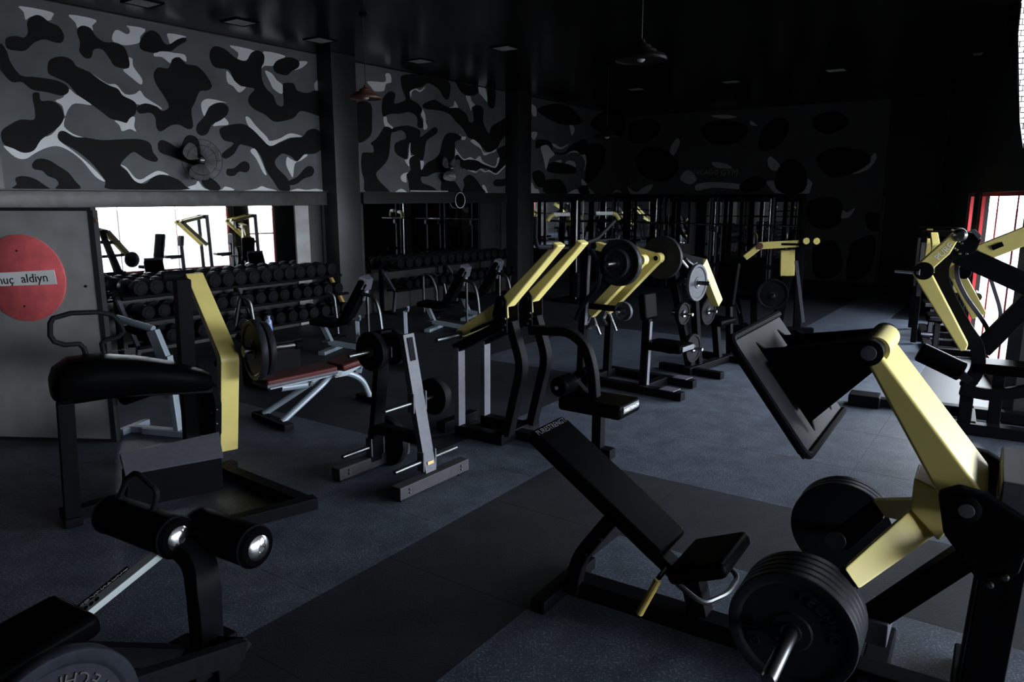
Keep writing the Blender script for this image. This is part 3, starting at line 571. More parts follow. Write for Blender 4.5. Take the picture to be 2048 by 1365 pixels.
hp = [(275, 470), (262, 430), (240, 410), (170, 415), (120, 400), (98, 370), (98, 310), (112, 285), (200, 260), (330, 255), (400, 268), (440, 310), (455, 350), (430, 375), (370, 390), (350, 410), (360, 455)]
part('handle_loop', M().tube([K.k(60 + x * .4104, 520 + y * .4104, -.06) for x, y in hp], .017, 8), 'rubber', t)
# foot plate
fa, fb = K.h_(240, 908, .43), K.h_(438, 864, .43); fc, fd_ = K.h_(250, 950, .345), K.h_(447, 914, .345)
off = Vector((-.012, 0, -.012))
part('foot_plate', M().loft([[fa, fb, fd_, fc], [p + Vector((-.02, 0, -.018)) for p in (fa, fb, fd_, fc)]]), 'grey', t, .004)
part('foot_box', M().loft([[fc + Vector((-.004, .01, -.01)), fd_ + Vector((-.004, -.01, -.01)), fd_ + Vector((-.16, -.01, -.01)), fc + Vector((-.16, .01, -.01))], [Vector((p.x * 1.0 - .05, p.y, .10)) for p in (fc, fd_, fd_ + Vector((-.14, 0, 0)), fc + Vector((-.14, 0, 0)))]]), 'steel', t, .006)
e1, e2, e3 = K.h_(614, 1008, .045), K.h_(440, 938, .045), K.h_(345, 1078, .045)
part('base_beam', M().bar([e2, e1], .09, .08, (0, 1, 0)), 'steel', t, .008)
part('base_beam', M().bar([(e1.x, e1.y + .06, .045), (e3.x, e3.y, .045)], .09, .08, (1, 0, 0)), 'steel', t, .008)
part('base_beam', M().bar([(-.06, .1, .045), (pl.x - .06, pl.y, .045)], .09, .08, (1, 0, 0)), 'steel', t, .008)
bolts(t, [K.q(408, 858, -.058), K.q(434, 848, -.058), K.q(424, 826, -.058), K.q(434, 820, -.058), K.q(390, 784, -.058), K.q(385, 763, -.058)], r=.01)
# ================================================================== leg extension (bottom left)
E = Fr((-1.32, 2.87), -121.0)
t = stand(E, 'leg_extension_machine', 'leg extension machine with two foam rollers and numbered steel adjustment bar', 'gym machine')
def roller(s, w0, w1, z, R=.082):
    r_ = part('foam_roller', M().lathe((s, w0, z), (0, 1, 0), [(0, .03), (0, R - .012), (.012, R), (w1 - w0 - .012, R), (w1 - w0, R - .012), (w1 - w0, .03)], 28), 'vinyl', t)
    part('end_cap', M().lathe((s, w1 - .002, z), (0, 1, 0), [(0, .052), (.006, .05), (.016, .036), (.02, .014), (.0185, .012), (.0185, 0)], 24), 'chrome', r_)
    for w in (w0 + .01, w1 - .02): part('rubber_ring', M().ring((s, w, z), (0, 1, 0), R - .004, .008, 28), 'rubber', r_)
ra, rb = E.h_(358, 1078, .70), E.h_(508, 1101, .68)
roller(ra.x, ra.y - .46, ra.y, .70); roller(rb.x - .02, rb.y - .36, rb.y, .68)
part('roller_axle', M().tube([(ra.x, ra.y - .50, .70), (ra.x, ra.y - .01, .70)], .02, 10), 'steel', t)
part('roller_axle', M().tube([(rb.x - .02, rb.y - .42, .68), (rb.x - .02, rb.y - .01, .68)], .02, 10), 'steel', t)
part('roller_link', M().bar([(ra.x, .02, .70), (rb.x - .02, .06, .68)], .05, .07), 'steel', t, .006)
part('grip_loop', M().tube([E.k(x, y, ra.x) for x, y in ((232, 1012), (254, 958), (272, 944), (316, 984), (304, 1028))], .011, 8, .03), 'rubber', t)
part('support_post', M().bar(fillet([E.h_(362, 1085, .66), E.h_(398, 1118, .62), E.h_(408, 1180, .52), (.01, .03, .02)], .10), .08, .11, (0, 1, 0)), 'steel', t, .01)
part('pivot_block', M().box(-.10, .12, -.06, .10, .02, .16), 'steel', t, .012)
bolts(t, [E.q(427, 1290, .108)], (0, 1, 0), .014)
sa, sb = E.h_(332, 1096, .66), E.h_(168, 1228, .47)
dv = (sb - sa).normalized(); 
ab = part('adjustment_bar', M().bar([sa - dv * .05, sb + dv * .10], .045, .03), 'barm', t, .004)
up = Vector((0, 1, 0)).cross(dv); up = up if up.z > 0 else -up
for i in range(9):
    p = sa + (sb - sa) * (.42 + .066 * i)
    text_part('number', str(i + 1), .03, basis(p + up * .0155 + Vector((0, -.034, 0)), dv.cross(up) * -1, dv * -1), 'paper', ab, .0006)
    if i > 5: part('hole', M().lathe(p + up * .013, up, [(0, .010), (.0035, .010), (.0035, 0)], 12), 'ink', ab)
part('number_strip', M().bar([sa + (sb - sa) * .38 + up * .012 + Vector((0, -.034, 0)), sb + up * .012 + Vector((0, -.034, 0))], .032, .004), 'ink', ab)
part('seat_pad', M().slab((sb.x + .02, sb.y + .0, .53), (sb.x + .55, sb.y - .02, .46), .30, .09), 'vinyl', t, .03, 3)
part('seat_back', M().slab((sb.x + .50, sb.y, .50), (sb.x + .78, sb.y, 1.05), .38, .08), 'vinyl', t, .03, 3)
part('seat_frame', M().bar([(0, 0, .06), (sb.x + .1, sb.y, .36), (sb.x + .55, sb.y, .36)], .08, .08), 'steel', t, .008)
part('rear_leg', M().bar([(sb.x + .45, sb.y, .36), (sb.x + .62, sb.y, .03)], .08, .08), 'steel', t, .008)
part('base_beam', M().bar([(.0, .02, .045), (sb.x + .75, sb.y, .045)], .09, .08), 'steel', t, .008)
part('cross_foot', M().box(-.07, .04, -.22, .14, 0, .07), 'steel', t, .01)
part('cross_foot', M().box(sb.x + .55, sb.x + .66, -.36, .30, 0, .07), 'steel', t, .01)
pc3 = E.loc(deep(122, 1472, 1.72))
part('weight_lever', M().bar([(pc3.x, pc3.y - .12, pc3.z), (.12, pc3.y - .30, .30)], .05, .08), 'steel', t, .008)
part('lever_mount', M().bar([(.02, .0, .12), (.12, pc3.y - .30, .30)], .05, .08), 'steel', t, .008)
horn(t, (pc3.x, pc3.y - .12, pc3.z), (pc3.x, pc3.y + .20, pc3.z), .025)
weight_plate(E, (pc3.x, pc3.y, pc3.z), 1, .225, .05, 'large grey lettered plate cut off by the lower left photo corner', kind='plate3', letters=[('TECHNOGYM', 88, -1)], roll=0)
# ================================================================== plate tree
T = Fr(((-.57 - 1.05) / 2, (4.95 + 5.32) / 2), -36.0)
t = stand(T, 'plate_tree', 'black A-frame plate tree with chrome pegs on two floor bars', 'plate rack')
for s, c_ in ((.30, 0), (-.30, 0)):
    part('foot_bar', M().box(s - .045, s + .045, -.36, .36, 0.012, .10), 'dgrey', t, .006)
    for w in (-.30, .30): part('foot_pad', M().box(s - .04, s + .04, w - .05, w + .05, 0, .014), 'rubber', t)
    bolts(t, [(s + .046, w, z) for w in (-.27, .27) for z in (.045, .07)], (1, 0, 0), .009)
ft, rt = T.q(808, 668, 0), T.q(768, 660, 0)
U1 = [Vector((.28, 0, .06)), Vector((ft.x + .02, 0, ft.z))]; U2 = [Vector((-.28, 0, .06)), Vector((rt.x, 0, rt.z))]
for U in (U1, U2): part('upright', M().bar(U, .11, .05), 'grey' if U is U1 else 'steel', t, .005)
part('upright_cap', M().bar([U1[1] - (U1[1] - U1[0]) * .18 + Vector((.028, 0, 0)), U1[1] - (U1[1] - U1[0]) * .02 + Vector((.03, 0, 0))], .05, .006), 'steel', t)
part('top_bridge', M().bar([(ft.x - .02, 0, ft.z - .06), (rt.x + .02, 0, rt.z - .06)], .10, .08), 'steel', t, .006)
part('mid_bridge', M().bar([U1[0].lerp(U1[1], .26), U2[0].lerp(U2[1], .26)], .09, .07), 'steel', t, .006)
part('maker_badge', M().obox(U1[0].lerp(U1[1], .10) + Vector((.031, 0, .005)), (0, 1, 0), U1[1] - U1[0], Vector((0, 1, 0)).cross(U1[1] - U1[0]), .06, .022, .003), 'tan', t)
def peg(U, f_, sd, L_=.26):
    p = U[0].lerp(U[1], f_)
    part('peg_plate', M().obox(p + Vector((0, sd * .062, 0)), (1, 0, 0), (0, 1, 0), (0, 0, 1), .06, .014, .14), 'grey', t, .003)
    part('storage_peg', M().lathe(p + Vector((0, sd * .065, 0)), (0, sd, 0), [(0, .017), (L_ - .01, .017), (L_ - .003, .014), (L_, 0)], 14), 'satin', t)
for f_ in (.12, .53): peg(U1, f_, -1); peg(U1, f_, 1)
for f_ in (.12, .86): peg(U2, f_, -1); peg(U2, f_, 1)
pg = U1[0].lerp(U1[1], .53); weight_plate(T, (pg.x, .20, pg.z), 1, .135, .05, 'small thick black plate on the right middle peg of the plate tree', 'plates on the tree', kind='rubber')
weight_plate(T, (pg.x, .255, pg.z), 1, .10, .045, 'smallest black plate, outer one on the right middle peg of the tree', 'plates on the tree', kind='rubber')
pg = U2[0].lerp(U2[1], .86); weight_plate(T, (pg.x, -.13, pg.z), -1, .14, .05, 'black plate on the top left peg of the plate tree', 'plates on the tree', kind='rubber')
weight_plate(T, (pg.x, .13, pg.z), 1, .135, .05, 'black plate on the top right rear peg of the plate tree', 'plates on the tree', kind='rubber')
pg = U2[0].lerp(U2[1], .12); weight_plate(T, (pg.x, .16, pg.z), 1, .19, .06, 'low black plate hanging behind the front upright of the plate tree', 'plates on the tree', kind='rubber')
# ================================================================== adjustable bench with red pads
def flat_bench(fr, name, label, tilt=0.0, seatm='red'):
    t = stand(fr, name, label, 'bench', 'adjustable benches with blue grey frames')
    part('rear_foot', M().box(-.05, .05, -.30, .30, 0, .06), 'rubber', t, .012)
    part('front_foot', M().box(1.02, 1.12, -.20, .20, 0, .05), 'rubber', t, .012)
    for w in (-.17, .17): part('leg_tube', M().tube([(0, w, .05), (.50, w * .45, .30), (.62, 0, .345)], .028, 10, .12), 'silver', t)
    part('front_leg', M().tube([(.58, 0, .345), (.80, 0, .345), (.98, 0, .24), (1.06, 0, .04)], .030, 10, .12), 'silver', t)
    part('gas_cylinder', M().tube([(.10, 0, .315), (.36, 0, .30)], .035, 12), 'silver', t)
    part('cylinder_bolt', M().lathe((.40, -.04, .30), (0, 1, 0), [(0, 0), (0, .022), (.08, .022), (.08, 0)], 12), 'satin', t)
    part('cylinder_arm', M().bar([(.36, 0, .30), (.56, 0, .33)], .03, .03), 'silver', t)
    b0 = Vector((-.10, 0, .44)); b1 = Vector((.62, 0, .455))
    if tilt:
        a = math.radians(tilt); b0 = b1 + Vector((-.76 * math.cos(a), 0, .76 * math.sin(a)))
    d = (b1 - b0).normalized()
    part('back_frame', M().bar([b0 + d * .06 + Vector((0, 0, -.09)), b1 + Vector((0, 0, -.09))], .16, .03), 'silver', t, .004)
    bpad = part('back_pad', M().slab(b0, b1, .28, .075), seatm, t, .022, 3)
    part('pad_piping', M().slab(b0 + Vector((0, 0, -.040)), b1 + Vector((0, 0, -.040)), .284, .036), 'grey', bpad, .010)
    part('seat_pad', M().slab((.66, 0, .455), (.98, 0, .50), .30, .07), seatm, t, .022, 3)
    part('seat_bracket', M().prism([(.60, 0, .36), (.66, 0, .39), (.92, 0, .42), (.90, 0, .39), (.74, 0, .33), (.62, 0, .33)], -.09, .09), 'silver', t, .004)
    part('hinge', M().lathe((.63, -.13, .375), (0, 1, 0), [(0, 0), (0, .03), (.26, .03), (.26, 0)], 14), 'chrome', t)
    return t
B1 = Fr(level(545, 848), 46.0)
flat_bench(B1, 'adjustable_bench', 'adjustable bench laid flat with dark red pads and pale tube legs')
B2 = Fr(level(354, 872), 165.0)
b2 = stand(B2, 'roman_chair_bench', 'pale blue-grey framed bench half hidden behind the kick machine', 'bench')
part('floor_bar', M().box(-.32, .32, -.05, .05, 0, .055), 'silver', b2, .008)
part('upright', M().bar([(-.02, 0, .05), (.02, 0, .70)], .07, .05), 'silver', b2, .006)
part('cross_plate', M().prism([(0, 0, .66), (.10, 0, .92), (.19, 0, .90), (.09, 0, .62)], -.03, .03), 'silver', b2, .004)
part('top_tube', M().tube([(.14, 0, .92), (.50, 0, 1.0)], .030, 10), 'silver', b2)
part('arm_pad', M().slab((.20, -.1, .87), (.46, -.1, .94), .16, .06), 'vinyl', b2, .02)
part('lower_roller', M().lathe((.30, -.22, .38), (0, 1, 0), [(0, 0), (0, .07), (.44, .07), (.44, 0)], 20), 'vinyl', b2)
part('roller_arm', M().bar([(.02, 0, .35), (.30, 0, .38)], .04, .05), 'silver', b2, .004)
part('rear_bar', M().bar([(.0, 0, .03), (.48, .0, .03)], .07, .055), 'silver', b2, .006)
part('rear_foot', M().box(.44, .50, -.20, .12, 0, .055), 'silver', b2, .008)
part('lock_knob', M().lathe((.05, -.03, .60), (0, -1, 0), [(0, .012), (.05, .012), (.05, .024), (.08, .024), (.08, 0)], 10), 'chrome', b2)
# barbell bench uprights behind the plate tree
B3 = Fr(level(770, 735), 8.0)
b3 = stand(B3, 'barbell_bench', 'pale blue-grey barbell bench with two hooked uprights behind the plate tree', 'bench')
for x, yt in ((718, 640), (814, 622)):
    p = B3.q(x, 690, 0); tp = B3.q(x - 4, yt, 0)
    part('upright', M().bar([(p.x, 0, .03), (tp.x, 0, tp.z)], .06, .045), 'silver', b3, .005)
    part('bar_hook', M().tube([(tp.x, 0, tp.z - .01), (tp.x + .035, -.06, tp.z + .01), (tp.x + .04, -.11, tp.z + .06)], .016, 8), 'silver', b3)
    part('foot', M().box(p.x - .035, p.x + .035, -.28, .28, 0, .05), 'silver', b3, .008)
part('cross_bar', M().bar([(B3.q(718, 690).x, .02, .22), (B3.q(814, 690).x, .02, .22)], .05, .05), 'silver', b3, .005)
part('spine', M().bar([(.05, .0, .22), (-.02, -.95, .22)], .06, .05, (1, 0, 0)), 'silver', b3, .005)
part('bench_pad', M().obox((.0, -.55, .42), (1, 0, 0), (0, 1, 0), (0, 0, 1), .27, 1.0, .08), 'vinyl', b3, .025, 3)
part('pad_leg', M().bar([(-.02, -.95, .38), (-.02, -.98, .0)], .06, .06, (1, 0, 0)), 'silver', b3, .005)
part('pad_leg', M().bar([(.05, -.05, .38), (.05, -.02, .20)], .05, .05, (1, 0, 0)), 'silver', b3, .005)
# ================================================================== inclined seats with silver struts
def incline(fr, label):
    t = stand(fr, 'incline_bench', label, 'bench', 'incline benches by the dumbbell racks')
    part('back_pad', M().slab((-.14, 0, .42), (.20, 0, 1.0), .30, .08), 'vinyl', t, .03, 3)
    part('back_shell', M().slab((-.02, 0, .46), (.255, 0, .93), .20, .03), 'steel', t, .01)
    part('head_cap', M().loft([[Vector((.17 + x, y, .86 + z)) for x, y, z in ((0, -.15, 0), (0, .15, 0), (.10, .06, -.03), (.10, -.06, -.03))], [Vector((.245 + x, y, 1.03 + z)) for x, y, z in ((-.04, -.15, 0), (-.04, .15, 0), (.05, .10, -.05), (.05, -.10, -.05))]]), 'grey', t, .015)
    part('strut', M().bar([(.25, 0, .90), (.20, 0, .70)], .09, .03), 'silver', t, .008)
    part('strut_tube', M().tube([(.24, 0, .80), (.24, 0, .06)], .022, 10), 'satin', t)
    part('seat_pad', M().slab((-.52, 0, .45), (-.14, 0, .42), .34, .08), 'vinyl', t, .03, 3)
    part('spine', M().bar([(-.42, 0, .37), (-.30, 0, .12), (.24, 0, .06)], .07, .06), 'silver', t, .006)
    part('rear_leg_tube', M().tube([(.21, -.10, .80), (.40, -.12, .77), (.46, -.13, .60), (.52, -.13, .02)], .024, 10, .12), 'satin', t)
    part('rear_foot', M().box(.18, .56, -.20, -.12, 0, .05), 'rubber', t, .01)
    part('rear_foot', M().box(.18, .30, -.12, .20, 0, .05), 'rubber', t, .01)
    part('front_foot', M().box(-.36, -.26, -.26, .26, 0, .05), 'silver', t, .01)
    part('foot_peg', M().tube([(-.31, -.24, .16), (-.31, .24, .16)], .018, 8), 'chrome', t)
    return t
for (x, y, h, lb) in ((705, 706, -14, 'black incline bench with grey head cap directly before the first pillar'), (905, 662, -18, 'black incline bench left of its twin, just beyond the low row weight horn'), (972, 640, -18, 'black incline bench standing farthest back, partly behind the yellow row arm')):
    incline(Fr(level(x, y), h), lb)
# ================================================================== row machine (centre)
R = Fr(level(985, 885), -35.0)
t = stand(R, 'low_row_machine', 'row machine with two parallel slanted yellow arms left of the black seat', 'gym machine')
WB2 = .36
for w, nm_ in ((0.0, 'a'), (WB2, 'b')):
    T0 = [R.q(1100, 494, 0), R.q(1105, 484, 0), R.q(1114, 492, 0), R.q(1011, 616, 0), R.q(992, 640, 0), R.q(999, 599, 0)]
    T0 = [Vector((p.x, w, p.z)) for p in T0]
    part('upper_arm', M().prism([T0[0], T0[1], T0[2] + Vector((.012, 0, 0)), T0[3] + Vector((.012, 0, 0)), T0[5] + Vector((0, 0, -.04)), T0[5]], w, w + .115), 'yellow', t, .012, 3)
    B0 = [R.q(1000, 598, 0), R.q(911, 661, 0), R.q(916, 677, 0), R.q(1003, 640, 0)]
    part('lower_arm', M().prism([Vector((p.x, w, p.z)) for p in B0], w + .004, w + .111), 'yellow', t, .008)
    part('arm_slot', M().prism([Vector((p.x, w, p.z)) for p in (B0[2].lerp(B0[3], .3), B0[2].lerp(B0[3], .95), B0[2].lerp(B0[3], .95) + Vector((0, 0, .03)), B0[2].lerp(B0[3], .3) + Vector((0, 0, .025)))], w - .002, w + .004), 'steel', t)
    j = R.q(1000, 607, -.03)
    for ww in (w - .035, w + .125):
        part('pivot_bracket', M().prism([(j.x - .045, 0, j.z + .03), (j.x - .02, 0, j.z + .06), (j.x + .03, 0, j.z + .06), (j.x + .06, 0, j.z + .02), (j.x + .07, 0, j.z - .24), (j.x - .02, 0, j.z - .24), (j.x - .08, 0, j.z - .10)], ww, ww + .025), 'steel', t, .012)
    part('pivot_cap', M().lathe((j.x, w - .036, j.z), (0, -1, 0), [(0, .04), (.008, .035), (.01, .012), (.008, .01), (.008, 0)], 18), 'steel', t)
    c0 = (B0[1] + B0[2]) / 2 + Vector((.03, 0, 0))
    sd = -1 if w == 0 else 1
    horn(t, (c0.x, w + (0 if sd < 0 else .11), c0.z), (c0.x, w + (0 if sd < 0 else .11) + sd * .30, c0.z), .022)
    part('front_leg', M().bar([R.q(915, 694, 0) + Vector((.02, w, 0)), Vector((R.q(920, 850, 0).x, w, .04))], .09, .05), 'grey', t, .005)
    b_ = [R.q(1017, 645, 0), R.q(1041, 733, 0), R.q(1010, 872, 0)]
    part('bent_post', M().bar(fillet([Vector((p.x, w + .04, p.z)) for p in b_], .10), .09, .075), 'steel', t, .008)
    part('top_rail', M().bar([Vector((R.q(913, 697, 0).x, w, R.q(913, 697, 0).z)), Vector((j.x + .02, w, j.z - .17))], .08, .08), 'steel', t, .006)
    part('base_rail', M().bar([Vector((R.q(920, 850, 0).x - .02, w, .05)), Vector((.12, w, .05))], .10, .09), 'steel', t, .008)
    bolts(t, [(j.x + .05, w - .036, j.z - .12), (j.x + .05, w - .036, j.z - .17), (j.x + .03, w - .036, j.z - .21)], r=.011)
hb = R.q(1104, 492, 0)
part('handle_bar', M().tube([(hb.x, .0, hb.z - .01), (hb.x, -.20, hb.z - .0), (hb.x + .02, -.26, hb.z + .06), (hb.x + .03, -.27, hb.z + .22)], .017, 8, .05), 'rubber', t)
part('handle_bar', M().tube([(hb.x, WB2 + .11, hb.z - .01), (hb.x, WB2 + .34, hb.z + .02), (hb.x + .0, WB2 + .64, hb.z + .16)], .017, 8, .05), 'rubber', t)
part('cross_beam', M().bar([(-.52, -.05, .05), (-.52, WB2 + .06, .05)], .10, .09, (1, 0, 0)), 'steel', t, .008)
part('cross_beam', M().bar([(.08, -.05, .05), (.08, WB2 + .16, .05)], .10, .09, (1, 0, 0)), 'steel', t, .008)
# seat on a curved neck
SW = .20
nk = [R.q(1060, 660, SW), R.q(1140, 663, SW), R.q(1172, 690, SW), R.q(1186, 740, SW), R.q(1190, 800, SW)]
part('seat_neck', M().bar(fillet(nk, .10), .075, .075), 'steel', t, .01)
sc_ = R.q(1205, 805, SW)
part('seat_pad', M().obox((sc_.x - .03, SW, sc_.z - .015), (1, 0, 0), (0, 1, 0), (0, 0, 1), .54, .36, .11), 'vinyl', t, .03, 3)
lab = part('label_band', M().obox((sc_.x + .238, SW, sc_.z), (1, 0, 0), (0, 1, 0), (0, 0, 1), .02, .26, .055), 'grey', t, .008)
text_part('printed_name', 'PURESTRENGTH', .034, basis((sc_.x + .2495, SW, sc_.z), (0, 1, 0), (0, 0, 1)), 'paper', lab, .0005)
part('seat_post', M().bar([(sc_.x - .03, SW, sc_.z - .05), (sc_.x - .03, SW, .02)], .08, .08), 'steel', t, .006)
part('floor_spine', M().bar([(.08, SW, .045), (sc_.x + .10, SW, .045)], .10, .08), 'steel', t, .008)
rl = R.q(1150, 762, SW)
part('knee_roller', M().lathe((rl.x, SW - .26, rl.z), (0, 1, 0), [(0, .02), (0, .066), (.01, .075), (.19, .075), (.20, .066), (.20, .02)], 22), 'vinyl', t)
part('knee_roller', M().lathe((rl.x, SW + .08, rl.z), (0, 1, 0), [(0, .02), (0, .066), (.01, .075), (.19, .075), (.20, .066), (.20, .02)], 22), 'vinyl', t)
part('roller_bar', M().tube([(rl.x, SW - .28, rl.z), (rl.x, SW + .30, rl.z)], .016, 8), 'chrome', t)
part('roller_stem', M().bar([(rl.x, SW, rl.z), (sc_.x - .04, SW, sc_.z - .06)], .06, .05), 'steel', t, .005)
# ================================================================== press machine with V-shaped arms
V = Fr(level(1270, 790), -40.0)
t = stand(V, 'chest_press_machine', 'press machine with V-shaped yellow arms loaded with big black plates', 'gym machine')
WF = .32
a0, a1, a2 = V.q(1222, 489, WF), V.q(1311, 517, WF), V.q(1210, 622, WF)
for w in (0.0, WF):
    P0, P1, P2 = (Vector((p.x, w + .05, p.z)) for p in (a0, a1, a2))
    part('upper_bar', M().bar([P0, P1], .09, .085), 'yellow', t, .01)
    part('lower_bar', M().bar([P1, P2], .09, .10), 'yellow', t, .01)
    part('apex_boss', M().lathe((P1.x, w + .004, P1.z), (0, 1, 0), [(0, 0), (0, .030), (.002, .030), (.002, .055), (.09, .055), (.09, 0)], 22), 'yellow', t)
    part('boss_hole', M().lathe((P1.x, w + .0035, P1.z), (0, -1, 0), [(0, .026), (.002, .024), (.002, 0)], 16), 'steel', t)
    part('top_pivot', M().lathe((P0.x - .02, w - .02, P0.z), (0, 1, 0), [(0, 0), (0, .045), (.14, .045), (.14, 0)], 18), 'steel', t)
    part('hand_grip', M().tube([P2 + Vector((.0, 0, .0)), P2 + Vector((-.03, -.02, -.10)), P2 + Vector((.06, -.10, -.14))], .017, 8), 'chrome', t)
    part('hand_grip', M().tube([P2 + Vector((.02, 0, -.01)), P2 + Vector((.10, .03, -.22))], .017, 8), 'chrome', t)
    sd = -1 if w == 0 else 1
    horn(t, (P1.x, w + (0 if sd < 0 else .10), P1.z), (P1.x, w + sd * (.60 if sd < 0 else .34), P1.z), .024)
weight_plate(V, (a1.x, -.40, a1.z), -1, .225, .07, 'large black plate facing the camera on the near V-shaped yellow arm', 'plates on the chest press', letters=None)
weight_plate(V, (a1.x, -.46, a1.z), -1, .14, .055, 'medium black plate outermost on the near V-shaped yellow arm', 'plates on the chest press')
weight_plate(V, (a1.x, WF + .17, a1.z), 1, .225, .05, 'large dark plate on the far side of the V-shaped yellow arms', 'plates on the chest press', kind='plate')
for w in (-.06, WF + .14):
    part('rear_column', M().bar([(a0.x - .06, w, a0.z + .03), (a0.x - .10, w, .03)], .07, .08), 'steel', t, .006)
part('column_face', M().bar([(a0.x - .018, -.06, a0.z - .10), (a0.x - .055, -.06, .40)], .05, .004), 'grey', t)
part('top_beam', M().bar([(a0.x - .06, -.10, a0.z + .02), (a0.x - .06, WF + .18, a0.z + .02)], .08, .08, (1, 0, 0)), 'steel', t, .006)
fm = [V.q(1182, 500, -.1), V.q(1200, 535, -.1), V.q(1196, 575, -.1), V.q(1165, 610, -.1), V.q(1152, 640, -.1)]
part('curved_frame', M().tube(fm, .028, 10, .08), 'steel', t)
pc5 = V.q(1296, 612, .16)
part('back_pad', M().obox((pc5.x, .16, pc5.z), (1, 0, .12), (0, 1, 0), (-.12, 0, 1), .08, .26, .28), 'vinyl', t, .03, 3)
part('back_pad_post', M().bar([(pc5.x + .0, .16, pc5.z - .05), (pc5.x - .02, .16, .05)], .07, .08), 'steel', t, .006)
part('post_face', M().bar([(pc5.x + .045, .16, pc5.z - .16), (pc5.x + .028, .16, .08)], .05, .004), 'grey', t)
part('seat_pad', M().obox((pc5.x + .25, .16, V.q(1320, 690, .16).z), (1, 0, 0), (0, 1, 0), (0, 0, 1), .42, .32, .085), 'vinyl', t, .03, 3)
lb_ = part('label_band', M().obox((pc5.x + .465, .16, V.q(1320, 690, .16).z + .005), (1, 0, 0), (0, 1, 0), (0, 0, 1), .016, .24, .05), 'grey', t, .006)
part('seat_stem', M().bar([(pc5.x, .16, .50), (pc5.x + .30, .16, .48)], .06, .06), 'steel', t, .006)
for w, px_ in ((-.06, (1366, 795)), (WF + .14, (1390, 770))):
    e = V.h_(*px_, .04)
    part('base_rail', M().bar([(a0.x - .20, e.y, .045), (e.x, e.y, .045)], .10, .085), 'steel', t, .008)
    part('step_plate', M().obox((e.x - .16, e.y + .02, .092), (1, 0, 0), (0, 1, 0), (0, 0, 1), .16, .16, .008), 'grey', t)
part('base_cross', M().bar([(a0.x - .12, V.h_(1366, 795, .04).y, .045), (a0.x - .12, V.h_(1390, 770, .04).y, .045)], .10, .085, (1, 0, 0)), 'steel', t, .008)
part('base_cross', M().bar([(pc5.x - .02, V.h_(1366, 795, .04).y, .045), (pc5.x - .02, V.h_(1390, 770, .04).y, .045)], .10, .085, (1, 0, 0)), 'steel', t, .008)
sp = V.q(1252, 622, -.05)
part('storage_horn', M().tube([(sp.x, .0, sp.z), (sp.x, -.22, sp.z)], .02, 8), 'chrome', t)
part('horn_mount', M().bar([(sp.x, .01, sp.z), (a0.x - .06, .0, sp.z)], .04, .06), 'steel', t, .005)
weight_plate(V, (sp.x, -.12, sp.z), -1, .10, .04, 'small grey plate stored under the V-shaped yellow arms', 'plates on the chest press', kind='plate2')
# ================================================================== machine with a tilted grey plate
N = Fr(level(1398, 742), 47.0)
t = stand(N, 'shoulder_press_machine', 'dark machine with a slanted grey plate and one short yellow arm behind it', 'gym machine')
gp = N.q(1397, 566, -.25); y0, y1 = N.q(1404, 535, -.10), N.q(1434, 606, -.10)
part('yellow_arm', M().bar([y0 + Vector((-.03, 0, .06)), y1], .10, .12), 'yellow', t, .01)
part('arm_head', M().bar([y0 + Vector((-.03, 0, .06)), y0 + Vector((-.34, .1, .13))], .08, .09), 'steel', t, .01)
part('column', M().bar([(y0.x - .30, .12, y0.z + .12), (-.10, .05, .03)], .09, .10), 'steel', t, .008)
part('column', M().bar([(y0.x - .10, -.05, y0.z - .10), (.02, .02, .03)], .08, .08), 'steel', t, .008)
horn(t, (gp.x, gp.y + .22, gp.z), (gp.x, gp.y - .14, gp.z), .022)
weight_plate(N, (gp.x, gp.y, gp.z), -1, .20, .045, 'tilted worn grey plate in front of the short yellow arm', kind='plate2')
part('arm_link', M().bar([(gp.x, gp.y + .20, gp.z), y0.lerp(y1, .4)], .05, .07), 'steel', t, .006)
part('chrome_grip', M().tube([N.q(1362, 520, -.2), N.q(1375, 536, -.2)], .016, 8), 'chrome', t)
part('chrome_grip', M().tube([N.q(1370, 517, -.1), N.q(1386, 530, -.1), N.q(1393, 526, -.1)], .014, 8), 'chrome', t)
part('grip_arm', M().bar([N.q(1375, 536, -.2), (gp.x - .1, gp.y + .2, gp.z)], .03, .03), 'steel', t)
part('base_rail', M().bar([(-.30, 0, .045), (.85, 0, .045)], .10, .085), 'steel', t, .008)
part('cross_foot', M().bar([(-.20, -.40, .04), (-.20, .40, .04)], .09, .08, (1, 0, 0)), 'steel', t, .008)
part('cross_foot', M().bar([(.70, -.40, .04), (.70, .40, .04)], .09, .08, (1, 0, 0)), 'steel', t, .008)
part('seat_pad', M().obox((.55, .10, .52), (1, 0, 0), (0, 1, 0), (0, 0, 1), .40, .34, .08), 'vinyl', t, .03, 3)
part('seat_post', M().bar([(.50, .08, .50), (.50, .02, .05)], .08, .08), 'steel', t, .006)
part('back_pad', M().obox((.80, .12, .95), (1, 0, -.2), (0, 1, 0), (.2, 0, 1), .09, .28, .55), 'vinyl', t, .03, 3)
part('back_post', M().bar([(.86, .12, 1.0), (.80, .02, .05)], .07, .07), 'steel', t, .006)
